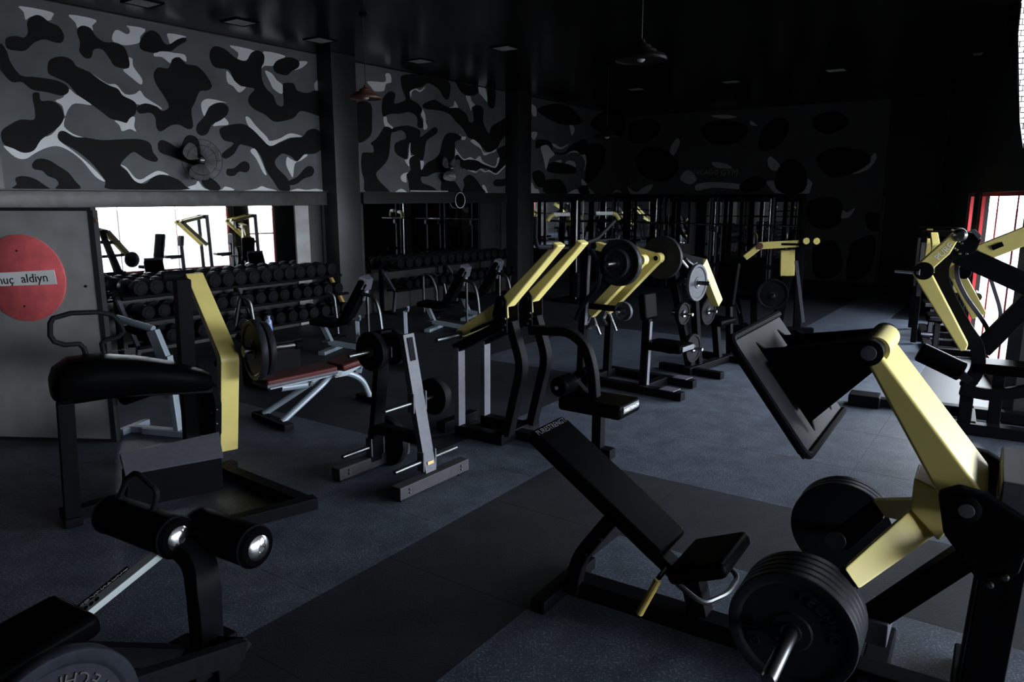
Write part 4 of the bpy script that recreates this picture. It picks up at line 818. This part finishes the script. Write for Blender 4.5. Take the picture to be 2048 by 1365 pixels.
for i, (x, y, w, R_, lb, sgn) in enumerate(((1369, 628, -.22, .12, 'dark chrome-hubbed plate left of the lower stack under the tilted grey plate', -1), (1418, 622, .0, .17, 'large dark plate low behind the short yellow arm', -1), (1388, 697, -.32, .155, 'shiny black plate lowest on the storage peg near the floor', -1))):
    p = N.q(x, y, w); part('storage_peg', M().tube([(p.x, p.y + .14, p.z), (p.x, p.y - .10, p.z)], .018, 8), 'chrome', t)
    part('peg_mount', M().bar([(p.x, p.y + .13, p.z), (-.02, .05, p.z + .02)], .04, .06), 'steel', t, .005)
    weight_plate(N, tuple(p), sgn, R_, .05, lb, 'plates stored on the shoulder press', kind='rubber')
# ================================================================== far machine with level yellow arm
Q = Fr(level(1560, 668), -12.0)
t = stand(Q, 'lat_machine', 'farthest machine with a level yellow arm above a short yellow upright plate', 'gym machine')
c0, c1, c2 = Q.q(1489, 516, 0), Q.q(1520, 492, 0), Q.q(1606, 487, 0)
part('front_arm', M().bar([c0, c1], .11, .085), 'yellow', t, .01)
part('level_arm', M().bar([c1 + Vector((-.02, 0, 0)), c2], .11, .10), 'yellow', t, .01)
part('arm_boss', M().lathe(c1 + Vector((-.01, -.06, .0)), (0, -1, 0), [(0, .05), (.01, .045), (.012, 0)], 16), 'copper', t)
part('arm_slot', M().obox(c1.lerp(c2, .72) + Vector((0, -.057, .0)), (1, 0, 0), (0, 1, 0), (0, 0, 1), .28, .004, .03), 'steel', t)
part('end_bracket', M().obox(c2 + Vector((.02, 0, -.01)), (1, 0, 0), (0, 1, 0), (0, 0, 1), .16, .20, .16), 'steel', t, .01)
for dx in (.02, .16): part('yellow_stop', M().lathe(c2 + Vector((dx, -.12, .04)), (0, -1, 0), [(0, .05), (.03, .045), (.03, 0)], 14), 'yellow', t)
y0 = Q.q(1575, 500, .05); y1 = Q.q(1574, 552, .05)
part('yellow_upright', M().bar([y0, y1], .09, .20), 'yellow', t, .01)
part('column', M().bar([(c2.x - .02, .1, c2.z - .05), (c2.x + .02, .12, .03)], .10, .10), 'steel', t, .008)
part('thin_post', M().bar([Q.q(1592, 522, -.2), Q.q(1606, 645, -.2)], .04, .045), 'grey', t, .004)
part('post_foot', M().bar([(Q.q(1606, 645, -.2).x, -.25, .03), (c2.x + .02, .12, .03)], .06, .06), 'steel', t)
part('column_low', M().bar([y1, (y1.x - .1, .1, .04)], .10, .14), 'steel', t, .008)
part('base_rail', M().bar([(c0.x - .1, .1, .045), (c2.x + .25, .1, .045)], .12, .085), 'steel', t, .008)
part('cross_foot', M().bar([(c0.x + .1, -.35, .04), (c0.x + .1, .45, .04)], .09, .08, (1, 0, 0)), 'steel', t, .008)
part('seat_pad', M().obox((y1.x - .45, 0, .56), (1, 0, 0), (0, 1, 0), (0, 0, 1), .42, .34, .09), 'vinyl', t, .03, 3)
part('seat_post', M().bar([(y1.x - .45, .05, .52), (y1.x - .42, .08, .05)], .09, .09), 'steel', t, .006)
pb_ = Q.q(1462, 555, -.1)
part('back_pad', M().obox((pb_.x, -.05, pb_.z), (1, 0, .15), (0, 1, 0), (-.15, 0, 1), .09, .30, .48), 'vinyl', t, .03, 3)
part('back_post', M().bar([(pb_.x + .04, -.02, pb_.z), (pb_.x + .22, .08, .05)], .07, .07), 'steel', t, .006)
part('post_face', M().bar([(pb_.x + .06, -.06, pb_.z - .30), (pb_.x + .16, -.02, .30)], .05, .012), 'grey', t)
q1 = Q.q(1545, 590, -.22)
horn(t, (q1.x, .02, q1.z), (q1.x, -.36, q1.z), .024)
part('horn_mount', M().bar([(q1.x, .04, q1.z), (y1.x - .1, .1, .5)], .05, .07), 'steel', t, .005)
for i, lb in enumerate(('outer black plate low on the farthest yellow-armed machine', 'inner black plate low on the farthest yellow-armed machine')):
    weight_plate(Q, (q1.x, -.22 + i * .07, q1.z), -1, .225, .06, lb, 'plates on the farthest machine', kind='rubber')
# ================================================================== machine at the right edge
RM = Fr(level(1935, 866), -30.0)
t = stand(RM, 'pulldown_machine', 'machine by the bright window with bent yellow arm and curved black frame', 'gym machine')
d0, d1, d2 = RM.q(1918, 474, -.12), RM.q(1848, 541, -.12), RM.q(1919, 690, -.12)
part('upper_arm', M().prism([RM.q(x, y, -.19) for x, y in ((1825, 546), (1836, 528), (1905, 466), (1920, 474), (1900, 508), (1858, 546))], -.19, -.05), 'yellow', t, .012, 3)
part('lower_arm', M().prism([RM.q(x, y, -.18) for x, y in ((1823, 546), (1840, 540), (1862, 545), (1937, 690), (1932, 702), (1920, 703))], -.18, -.06), 'yellow', t, .012, 3)
part('elbow_boss', M().lathe(d1 + Vector((.0, -.072, -.0)), (0, -1, 0), [(0, .075), (.012, .07), (.012, 0)], 20), 'steel', t)
text_part('printed_badge', 'PURE', .07, basis(d0.lerp(d1, .42) + Vector((0, -.0715, 0)), d0 - d1, Vector((-(d0 - d1).z, 0, (d0 - d1).x))), 'paper', t, .001)
hn = RM.q(1843, 545, -.19); he = RM.q(1790, 541, -.05)
part('weight_horn', M().lathe(hn, he - hn, [(0, .034), (.03, .034), (.03, .021), ((he - hn).length - .01, .021), ((he - hn).length, 0)], 14), 'chrome', t)
part('top_pivot', M().lathe(RM.q(1921, 471, -.22), (0, 1, 0), [(0, 0), (0, .030), (.02, .052), (.3, .052), (.3, 0)], 18), 'satin', t)
part('top_bracket', M().prism([RM.q(x, y, 0) for x, y in ((1893, 478), (1920, 462), (1955, 466), (1962, 480), (1950, 505), (1905, 520), (1893, 505))], -.06, .10), 'steel', t, .012)
part('yellow_pad', M().prism([RM.q(x, y, -.07) for x, y in ((1914, 464), (1933, 462), (1936, 472), (1924, 474))], -.08, -.055), 'yellow', t, .004)
part('grey_block', M().prism([RM.q(x, y, -.07) for x, y in ((1940, 460), (1950, 458), (1964, 472), (1957, 480))], -.10, -.055), 'grey', t, .004)
cf = [RM.q(x, y, 0) for x, y in ((1900, 505), (1884, 530), (1884, 562), (1900, 600), (1934, 662), (1955, 690), (1958, 740), (1930, 775))]
part('curved_column', M().bar(fillet(cf, .10), .10, .105), 'steel', t, .008)
cf2 = [RM.q(x, y, .12) for x, y in ((1914, 520), (1913, 556), (1930, 592), (1962, 636), (1977, 660), (1974, 690))]
part('inner_column', M().bar(fillet(cf2, .08), .06, .035), 'grey', t, .006)
cf3 = [RM.q(x, y, .35) for x, y in ((1982, 560), (1998, 610), (2002, 630), (1996, 655), (1975, 685))]
part('inner_column', M().bar(fillet(cf3, .08), .05, .03), 'grey', t, .005)
part('long_beam', M().bar([RM.q(1900, 500, .06), RM.q(2060, 572, .06)], .10, .17), 'steel', t, .008)
part('diagonal_beam', M().bar([RM.q(2062, 600, .06), RM.q(1962, 700, .06)], .10, .15), 'steel', t, .008)
part('rear_upper_arm', M().bar([RM.q(2075, 462, .30), RM.q(1958, 508, .30)], .12, .15), 'yellow', t, .01)
part('arm_slot', M().bar([RM.q(2006, 488, .232), RM.q(1984, 497, .232)], .006, .04), 'steel', t)
part('rear_lower_arm', M().bar([RM.q(1958, 508, .40), RM.q(1912, 545, .40), RM.q(1958, 632, .40)], .10, .12), 'yellow', t, .01)
part('rear_boss', M().lathe(RM.q(1928, 545, .33), (0, -1, 0), [(0, .06), (.015, .055), (.015, 0)], 16), 'steel', t)
lo = RM.q(1905, 790, .0)
sd_ = [RM.q(x, y, -.10) for x, y in ((1838, 703), (1905, 735))]
part('thigh_roller', M().lathe(sd_[0], sd_[1] - sd_[0], [(0, .03), (0, .07), (.012, .085), (.36, .085), (.37, .07), (.37, .03)], 22), 'vinyl', t)
part('roller_arm', M().bar([sd_[1], RM.q(1948, 770, 0)], .06, .07), 'steel', t, .006)
part('seat_pad', M().obox(RM.q(2000, 735, .1), (1, 0, 0), (0, 1, 0), (0, 0, 1), .40, .34, .09), 'vinyl', t, .03, 3)
part('seat_post', M().bar([RM.q(2000, 735, .1), Vector((RM.q(2000, 735, .1).x, .1, .04))], .09, .09), 'steel', t, .006)
part('curved_rail', M().bar(fillet([RM.q(1920, 778, -.05), RM.q(1985, 792, -.05), RM.q(2055, 782, -.05)], .15), .07, .10), 'steel', t, .01)
part('stem', M().bar([RM.q(1935, 780, 0), Vector((RM.q(1930, 780, 0).x + .02, 0, .05))], .09, .10), 'steel', t, .008)
part('base_rail', M().bar([(-.16, -.02, .05), (1.2, -.02, .05)], .12, .10), 'steel', t, .01)
part('base_rail', M().bar([(-.55, .55, .05), (1.2, .55, .05)], .12, .10), 'steel', t, .01)
part('base_cross', M().bar([(.0, -.05, .05), (.0, .60, .05)], .12, .10, (1, 0, 0)), 'steel', t, .01)
rw = RM.q(1953, 590, .60)
horn(t, (rw.x, .42, rw.z), (rw.x, .80, rw.z), .022)
part('foot_block', M().box(-1.0, -.72, .40, .62, 0, .12), 'steel', t, .02)
part('foot_link', M().bar([(-.8, .5, .05), (-.5, .55, .05)], .10, .08), 'steel', t)
bolts(t, [RM.q(x, y, -.066) for x, y in ((1918, 484), (1924, 487), (1909, 497), (1914, 500), (1920, 508), (1934, 508))], r=.010)
# ================================================================== dumbbell racks along the mirror wall
def rack(s0, s1, tiers, label, group, lab_db, end_yellow=False):
    fr = Fr(WL.g(s0, 0, 0), UD); Ls = s1 - s0
    t = stand(fr, 'dumbbell_rack', label, 'dumbbell rack', 'dumbbell racks')
    n = max(2, round(Ls / 1.8) + 1)
    for i in range(n):
        x = .05 + (Ls - .10) * i / (n - 1)
        part('side_frame', M().bar(fillet([(x, -.16, 0.02), (x, -.16, tiers[0][0] + .06)], .05), .05, .07, (1, 0, 0)), 'steel', t, .006)
        part('front_leg', M().bar([(x, -.18, tiers[0][0] - .02), (x, tiers[-1][1] - .02, tiers[-1][0] - .05), (x, tiers[-1][1] + .04, .0)], .05, .05, (1, 0, 0)), 'grey' if not end_yellow or i < n - 1 else 'tan', t, .005)
        part('foot', M().box(x - .03, x + .03, tiers[-1][1] - .05, -.10, 0, .04), 'steel', t, .006)
    for z, w in tiers:
        for k in (-.11, .11): part('shelf_rail', M().bar([(.0, w + k, z - .02 + k * -.0), (Ls, w + k, z - .02)], .05, .04), 'steel', t, .005)
    out = []
    return fr, Ls
def make_dumbbell(R):
    e = thing('dumbbell', 'x', 'dumbbell')
    prof = [(0, .0), (0, R * .55), (.006, R * .62), (.006, R * .80), (.014, R * .95), (.024, R), (.115, R), (.125, R * .93), (.13, R * .4), (.13, .016)]
    hd_ = M().lathe((0, -.215, 0), (0, 1, 0), prof, 20).mesh('head', 'rubber'); h2 = M().lathe((0, .215, 0), (0, -1, 0), prof, 20).mesh('head', 'rubber')
    link('head', hd_, e); link('head', h2, e); link('handle', M().lathe((0, -.09, 0), (0, 1, 0), [(0, .016), (.09, .019), (.18, .016)], 12).mesh('handle', 'satin'), e)
    return e
protos = [make_dumbbell(r) for r in (.078, .088, .098)]; used = [False] * 3
ORD = 'first second third fourth fifth sixth seventh eighth ninth tenth eleventh twelfth thirteenth fourteenth fifteenth sixteenth seventeenth eighteenth nineteenth twentieth'.split()
def put_dumbbells(fr, Ls, tiers, pitch, names, group, r0):
    n = int((Ls - .1) / pitch)
    for ti, (z, w) in enumerate(tiers):
        k = r0[ti]
        for i in range(n):
            o = protos[k] if not used[k] else copy_tree(protos[k]); used[k] = True
            R_ = (.078, .088, .098)[k]
            g = fr.g(.10 + pitch * (i + .5), w, z + R_ + .002)
            o.location = g; o.rotation_euler = (0, 0, fr.h + random.uniform(-.05, .05)); tag(o, names[ti] % ORD[i], 'dumbbell', group[ti])
TA = [(.80, -.29), (.52, -.43), (.22, -.57)]
s_a, s_b = wl_s(206, -.2), wl_s(658, -.2)
fr, Ls = rack(s_a, s_b, TA, 'long three-tier black dumbbell rack under the bright left mirror', '', None, True)
put_dumbbells(fr, Ls, TA, .205, ['%s round black dumbbell from the left, top tier under the left mirror', '%s round black dumbbell from the left, middle tier under the left mirror', '%s round black dumbbell from the left, bottom tier under the left mirror'], ['top tier dumbbells, left rack', 'middle tier dumbbells, left rack', 'bottom tier dumbbells, left rack'], (2, 1, 1))
s_c, s_d = wl_s(756, -.2), wl_s(1000, -.2); TB = TA[:2]
TB = [(.78, -.29), (.44, -.47)]
fr, Ls = rack(s_c, s_d, TB, 'two-tier black dumbbell rack in the shade between the two pillars', '', None)
put_dumbbells(fr, Ls, TB, .23, ['%s dark dumbbell from the left, upper tier between the pillars', '%s dark dumbbell from the left, lower tier between the pillars'], ['upper tier dumbbells, middle rack', 'lower tier dumbbells, middle rack'], (1, 0))
# tube handles standing at the racks
for pts, Y, lb in ((((470, 652), (480, 590), (500, 603), (508, 650)), 8.4, 'bent grey tube stand between the kick machine arm and the bottle'), (((655, 583), (668, 592), (674, 640), (676, 668)), 10.6, 'short bent silver tube stand at the end of the left dumbbell rack'), (((848, 625), (846, 548), (862, 552), (872, 575), (876, 640)), 13.0, 'bent silver tube stand left of the middle incline bench'), (((862, 545), (886, 560), (892, 590), (896, 630)), 13.6, 'curved silver tube stand partly behind the middle incline bench')):
    P_ = [deep(x, y, Y) for x, y in pts]; b0 = Vector((P_[-1].x + .02, P_[-1].y, 0))
    t = thing('tube_stand', lb, 'stand', b0, 0, 'bent tube stands')
    L_ = [p - b0 for p in P_] + [Vector((0, 0, .03))]
    part('tube', M().tube(L_, .024, 10, .10), 'satin', t)
    part('base', M().lathe((0, 0, 0), (0, 0, 1), [(0, .10), (.02, .10), (.03, .03), (.06, .03)], 16), 'steel', t)
# ================================================================== squat racks before the far mirrors
def squat_rack(x, Y, wide, label, chrome=True):
    g = deep(x, 500, Y); fr = Fr((g.x, g.y), VD)
    t = stand(fr, 'squat_rack', label, 'squat rack', 'squat racks at the far wall')
    hh = 2.06
    for s in (-wide / 2, wide / 2):
        for w in (-.35, .45):
            up_ = part('upright', M().box(s - .035, s + .035, w - .04, w + .04, 0, hh), 'steel', t, .006)
            if w < 0:
                part('hole_plate', M().box(s - .02, s + .02, w - .043, w - .039, .3, hh - .05), 'grey', up_)
        part('guide_rod', M().tube([(s - .08 * (1 if s > 0 else -1), -.30, .05), (s - .08 * (1 if s > 0 else -1), -.30, hh - .02)], .018, 8), 'chrome', t)
        part('side_rail', M().box(s - .03, s + .03, -.35, .45, .0, .07), 'steel', t)
        part('side_rail', M().box(s - .03, s + .03, -.35, .45, hh - .07, hh), 'steel', t)
        part('safety_arm', M().bar([(s, -.75, .62), (s, .40, .62)], .05, .07, (1, 0, 0)), 'steel', t)
        part('bar_cup', M().box(s - .04, s + .04, -.46, -.38, 1.30, 1.42), 'satin', t, .01)
    part('top_beam', M().box(-wide / 2, wide / 2, .40, .46, hh - .07, hh), 'steel', t)
    part('top_beam', M().box(-wide / 2, wide / 2, -.38, -.32, hh - .07, hh), 'steel', t)
    part('base_beam', M().box(-wide / 2, wide / 2, .40, .46, 0, .07), 'steel', t)
    b = thing('barbell', 'chrome barbell resting in the cups of the ' + label.split(' squat')[0] + ' squat rack', 'barbell', fr.g(0, -.42, 0), VD, 'barbells in the squat racks', 1.455)
    part('shaft', M().tube([(-.95, 0, 0), (.95, 0, 0)], .015, 8), 'chrome', b)
    for s in (-1, 1):
        part('sleeve', M().lathe((s * .66, 0, 0), (s, 0, 0), [(0, .03), (.01, .03), (.01, .025), (.40, .025), (.40, 0)], 12), 'chrome', b)
for x, Y, wd_, lb in ((1283, 17.6, 1.15, 'leftmost black squat rack before the far mirrors'), (1385, 16.6, 1.1, 'second black squat rack from the mirror corner, chrome guide rods'), (1497, 15.6, 1.15, 'rightmost black squat rack before the far mirrors')):
    squat_rack(x, Y, wd_, lb)
# cable station columns near the mirror corner
g = deep(1150, 500, 14.5); cb = thing('cable_station', 'tall dark cable column with pale yellow-ended handle bars near the far corner', 'gym machine', (g.x, g.y), UD)
part('column', M().box(-.06, .06, -.08, .08, 0, 2.0), 'steel', cb, .008); part('base', M().box(-.35, .35, -.30, .30, 0, .06), 'steel', cb, .01)
part('guide_rod', M().tube([(-.12, -.10, .06), (-.12, -.10, 1.95)], .014, 8), 'chrome', cb); part('guide_rod', M().tube([(.12, -.10, .06), (.12, -.10, 1.95)], .014, 8), 'chrome', cb)
part('top_plate', M().box(-.18, .18, -.16, .10, 1.95, 2.02), 'steel', cb, .008)
fc_ = Fr((g.x, g.y), UD)
for x0, x1, yy, e in ((1108, 1140, 429, -1), (1192, 1226, 427, 1)):
    pA, pB = (fc_.loc(deep(x, yy, 14.2)) for x in (x0, x1))
    part('handle_bar', M().tube([pA, pB], .035, 10), 'paper', cb)
    pe = pA if e < 0 else pB
    part('yellow_elbow', M().tube([pe, pe + (pe - (pB if e < 0 else pA)).normalized() * .06 + Vector((0, 0, -.03)), pe + (pe - (pB if e < 0 else pA)).normalized() * .12 + Vector((0, 0, -.12))], .038, 8), 'yellow', cb)
    part('bar_link', M().tube([pe + (pe - (pB if e < 0 else pA)).normalized() * .12 + Vector((0, 0, -.12)), Vector((0, 0, 1.55))], .02, 6), 'steel', cb)
for i in range(8): part('stack_plate', M().box(-.16, .16, -.16, -.05, .10 + i * .06, .155 + i * .06), 'rubber', cb)
# ================================================================== small things
# wall fans
def fan(x, y, R_, label):
    p = WL.q(x, y, -.30); fr = Fr(WL.g(p.x, 0, 0), UD - 12)
    t = stand(fr, 'wall_fan', label, 'fan', 'wall fans'); z = p.z
    part('wall_bracket', M().box(-.05, .05, -.05, .0, z - .24, z - .08), 'steel', t, .008)
    part('bracket_arm', M().tube([(0, -.03, z - .17), (0, -.16, z - .14), (0, -.17, z)], .02, 8, .05), 'steel', t)
    part('motor', M().lathe((0, -.08, z), (0, -1, 0), [(0, .03), (.02, .07), (.14, .075), (.16, .05), (.16, 0)], 18), 'steel', t)
    for k in range(3):
        b = M(); rings = []
        for i in range(7):
            f_ = i / 6; r = .05 + (R_ - .06) * f_; wdt = math.radians(30 + 52 * math.sin(math.pi * min(1, .15 + f_ * .75)))
            row = []
            for j in range(6):
                a = math.radians(120 * k + 20) + wdt * (j / 5 - .5); tw = (j / 5 - .5) * .10
                row.append(Vector((r * math.cos(a), -.27 - tw, z + r * math.sin(a))))
            rings.append(row)
        vs = [v for r in rings for v in r]; vs2 = [v + Vector((0, .004, 0)) for v in vs]
        fs = [[i * 6 + j, i * 6 + j + 1, (i + 1) * 6 + j + 1, (i + 1) * 6 + j] for i in range(6) for j in range(5)]
        b.add(vs, fs); b.add(vs2, [q[::-1] for q in fs]); part('blade', b, 'fanb', t)
    hb_ = part('hub', M().lathe((0, -.22, z), (0, -1, 0), [(0, .03), (.02, .05), (.09, .045), (.10, .03), (.10, 0)], 18), 'ink', t)
    part('hub_badge', M().box(-.026, .026, -.3225, -.319, z - .006, z + .006), 'paper', hb_)
    for rr_ in (R_, R_ * .72): part('guard_ring', M().ring((0, -.31, z), (0, 1, 0), rr_, .0025, 32, 5), 'steel', t)
    for k in range(12):
        a = 2 * math.pi * k / 12; part('guard_wire', M().tube([(.05 * math.cos(a), -.325, z + .05 * math.sin(a)), (R_ * math.cos(a), -.31, z + R_ * math.sin(a)), (R_ * math.cos(a) * .8, -.20, z + R_ * math.sin(a) * .8), (.06 * math.cos(a), -.17, z + .06 * math.sin(a))], .0013, 4), 'steel', t)
fan(413, 321, .27, 'wall fan with smoky blades on the left camouflage mural'); fan(908, 337, .25, 'wall fan on the camouflage mural between the pillars')
# pendant lamps
def pendant(x, y, Y, R_, label, mt='copper'):
    g = deep(x, y, Y); t = thing('pendant_lamp', label, 'lamp', (g.x, g.y), 0, 'pendant lamps', g.z)
    part('shade', M().lathe((0, 0, 0), (0, 0, 1), [(.015, R_ * .95), (0, R_), (R_ * .10, R_ * 1.0), (R_ * .22, R_ * .90), (R_ * .30, R_ * .62), (R_ * .40, R_ * .58), (R_ * .46, R_ * .40), (R_ * .58, R_ * .36), (R_ * .66, R_ * .16), (R_ * .80, R_ * .12), (R_ * .80, 0)], 28), mt, t)
    part('bulb', M().ball((0, 0, .03), .045), 'lampglass', t)
    part('cord', M().tube([(0, 0, R_ * .78), (0, 0, CEIL - g.z - .03)], .005, 6), 'ink', t)
    part('canopy', M().lathe((0, 0, CEIL - g.z - .03), (0, 0, 1), [(0, .03), (.02, .05), (.03, .05)], 14), 'steel', t)
pendant(732, 198, 9.6, .20, 'stepped copper-brown pendant lamp in front of the first pillar')
pendant(1282, 122, 7.6, .25, 'dark pendant lamp hanging nearest over the press machine', 'lampdark'); pendant(1214, 276, 13.0, .22, 'dark pendant lamp hanging farthest back near the corner', 'lampdark')
# ceiling light panels
for x, y, lb in ((285, 5, 'square ceiling light cut by the top edge of the photo'), (480, 44, 'square ceiling light above the middle of the left mural'), (640, 80, 'square ceiling light nearest to the first pillar'), (840, 122, 'dim square ceiling light above the mural between the pillars'), (1010, 96, 'dim square ceiling light right of the first pillar'), (1272, 178, 'small square ceiling light over the far corner'), (1462, 163, 'small square ceiling light over the far lettering'), (1672, 140, 'square ceiling light over the right machines'), (1968, 106, 'square ceiling light nearest to the window wall')):
    g = level(x, y, CEIL); t = thing('ceiling_light', lb, 'light', (g.x, g.y), UD, 'unlit ceiling lights', CEIL)
    part('frame', M().loft([[(a * k, b * k, z) for a, b in ((-1, -1), (1, -1), (1, 1), (-1, 1))] for k, z in ((.17, 0), (.17, -.012), (.145, -.012), (.145, -.004))], caps=False), 'steel', t)
    part('diffuser', M().box(-.145, .145, -.145, .145, -.008, -.003), 'lampglass', t)
# round plaque, strip light, bottle
p = WL.q(921, 401, -.09); g = WL.g(p.x, -.09, 0)
t = thing('round_plaque', 'small black disc with thin pale rim above the middle mirror', 'sign', (g.x, g.y), UD, None, p.z)
part('disc', M().lathe((0, .02, 0), (0, -1, 0), [(0, .15), (.012, .15), (.012, 0)], 32), 'steel', t); part('rim', M().ring((0, .006, 0), (0, 1, 0), .15, .007, 36), 'paper', t)
p0, p1 = WL.q(820, 382, -.03), WL.q(895, 382, -.03)
t = thing('strip_light', 'thin unlit white tube along the lower edge of the middle mural', 'light', WL.g((p0.x + p1.x) / 2, -.03, 0), UD, None, 2.125)
hl = (p1.x - p0.x) / 2
part('tube', M().tube([(-hl, -.01, 0), (hl, -.01, 0)], .009, 8), 'paper', t); part('holder', M().box(-hl, hl, .0, .012, -.012, .012), 'steel', t)
# bottle on a low box beside the kick machine
g = level(540, 679, .50); bx = thing('plyo_box', 'low black box carrying the water bottle', 'box', (g.x, g.y), UD)
part('body', M().box(-.22, .22, -.22, .22, 0, .48), 'rubber', bx, .01); part('top', M().box(-.235, .235, -.235, .235, .48, .50), 'rubber', bx, .006)
t = thing('water_bottle', 'clear blue plastic water bottle standing beside the kick machine plates', 'bottle', (g.x, g.y), 0, None, .50)
part('body', M().lathe((0, 0, 0), (0, 0, 1), [(0, .028), (.006, .034), (.06, .034), (.065, .032), (.07, .034), (.15, .034), (.155, .031), (.165, .034), (.20, .030), (.225, .014), (.235, .014)], 20), 'bottle', t)
part('label', M().lathe((0, 0, .075), (0, 0, 1), [(0, .0345), (.001, .0352), (.065, .0352), (.066, .0345)], 20), 'blab', t); part('cap', M().lathe((0, 0, .235), (0, 0, 1), [(0, .016), (.02, .016), (.022, .013), (.022, 0)], 14), 'bottle', t)
# ================================================================== machines along the window wall, seen in the left mirror
def park(src, x, y, h, label):
    c = copy_tree(bpy.data.objects[src]); c.location = (x, y, 0); c.rotation_euler = (0, 0, math.radians(h)); tag(c, label, 'gym machine')
    for ch in list(c.children):
        if ch.name.split('.')[0] in ('weight_horn', 'hand_grip', 'storage_horn', 'horn_mount', 'curved_frame'): bpy.data.objects.remove(ch)
    return c
park('chest_press_machine', 5.35, 9.5, 244, 'press machine nearest the window wall, seen in the left mirror')
park('chest_press_machine', 5.95, 10.7, 244, 'second press machine by the window wall, next to the red-framed door')
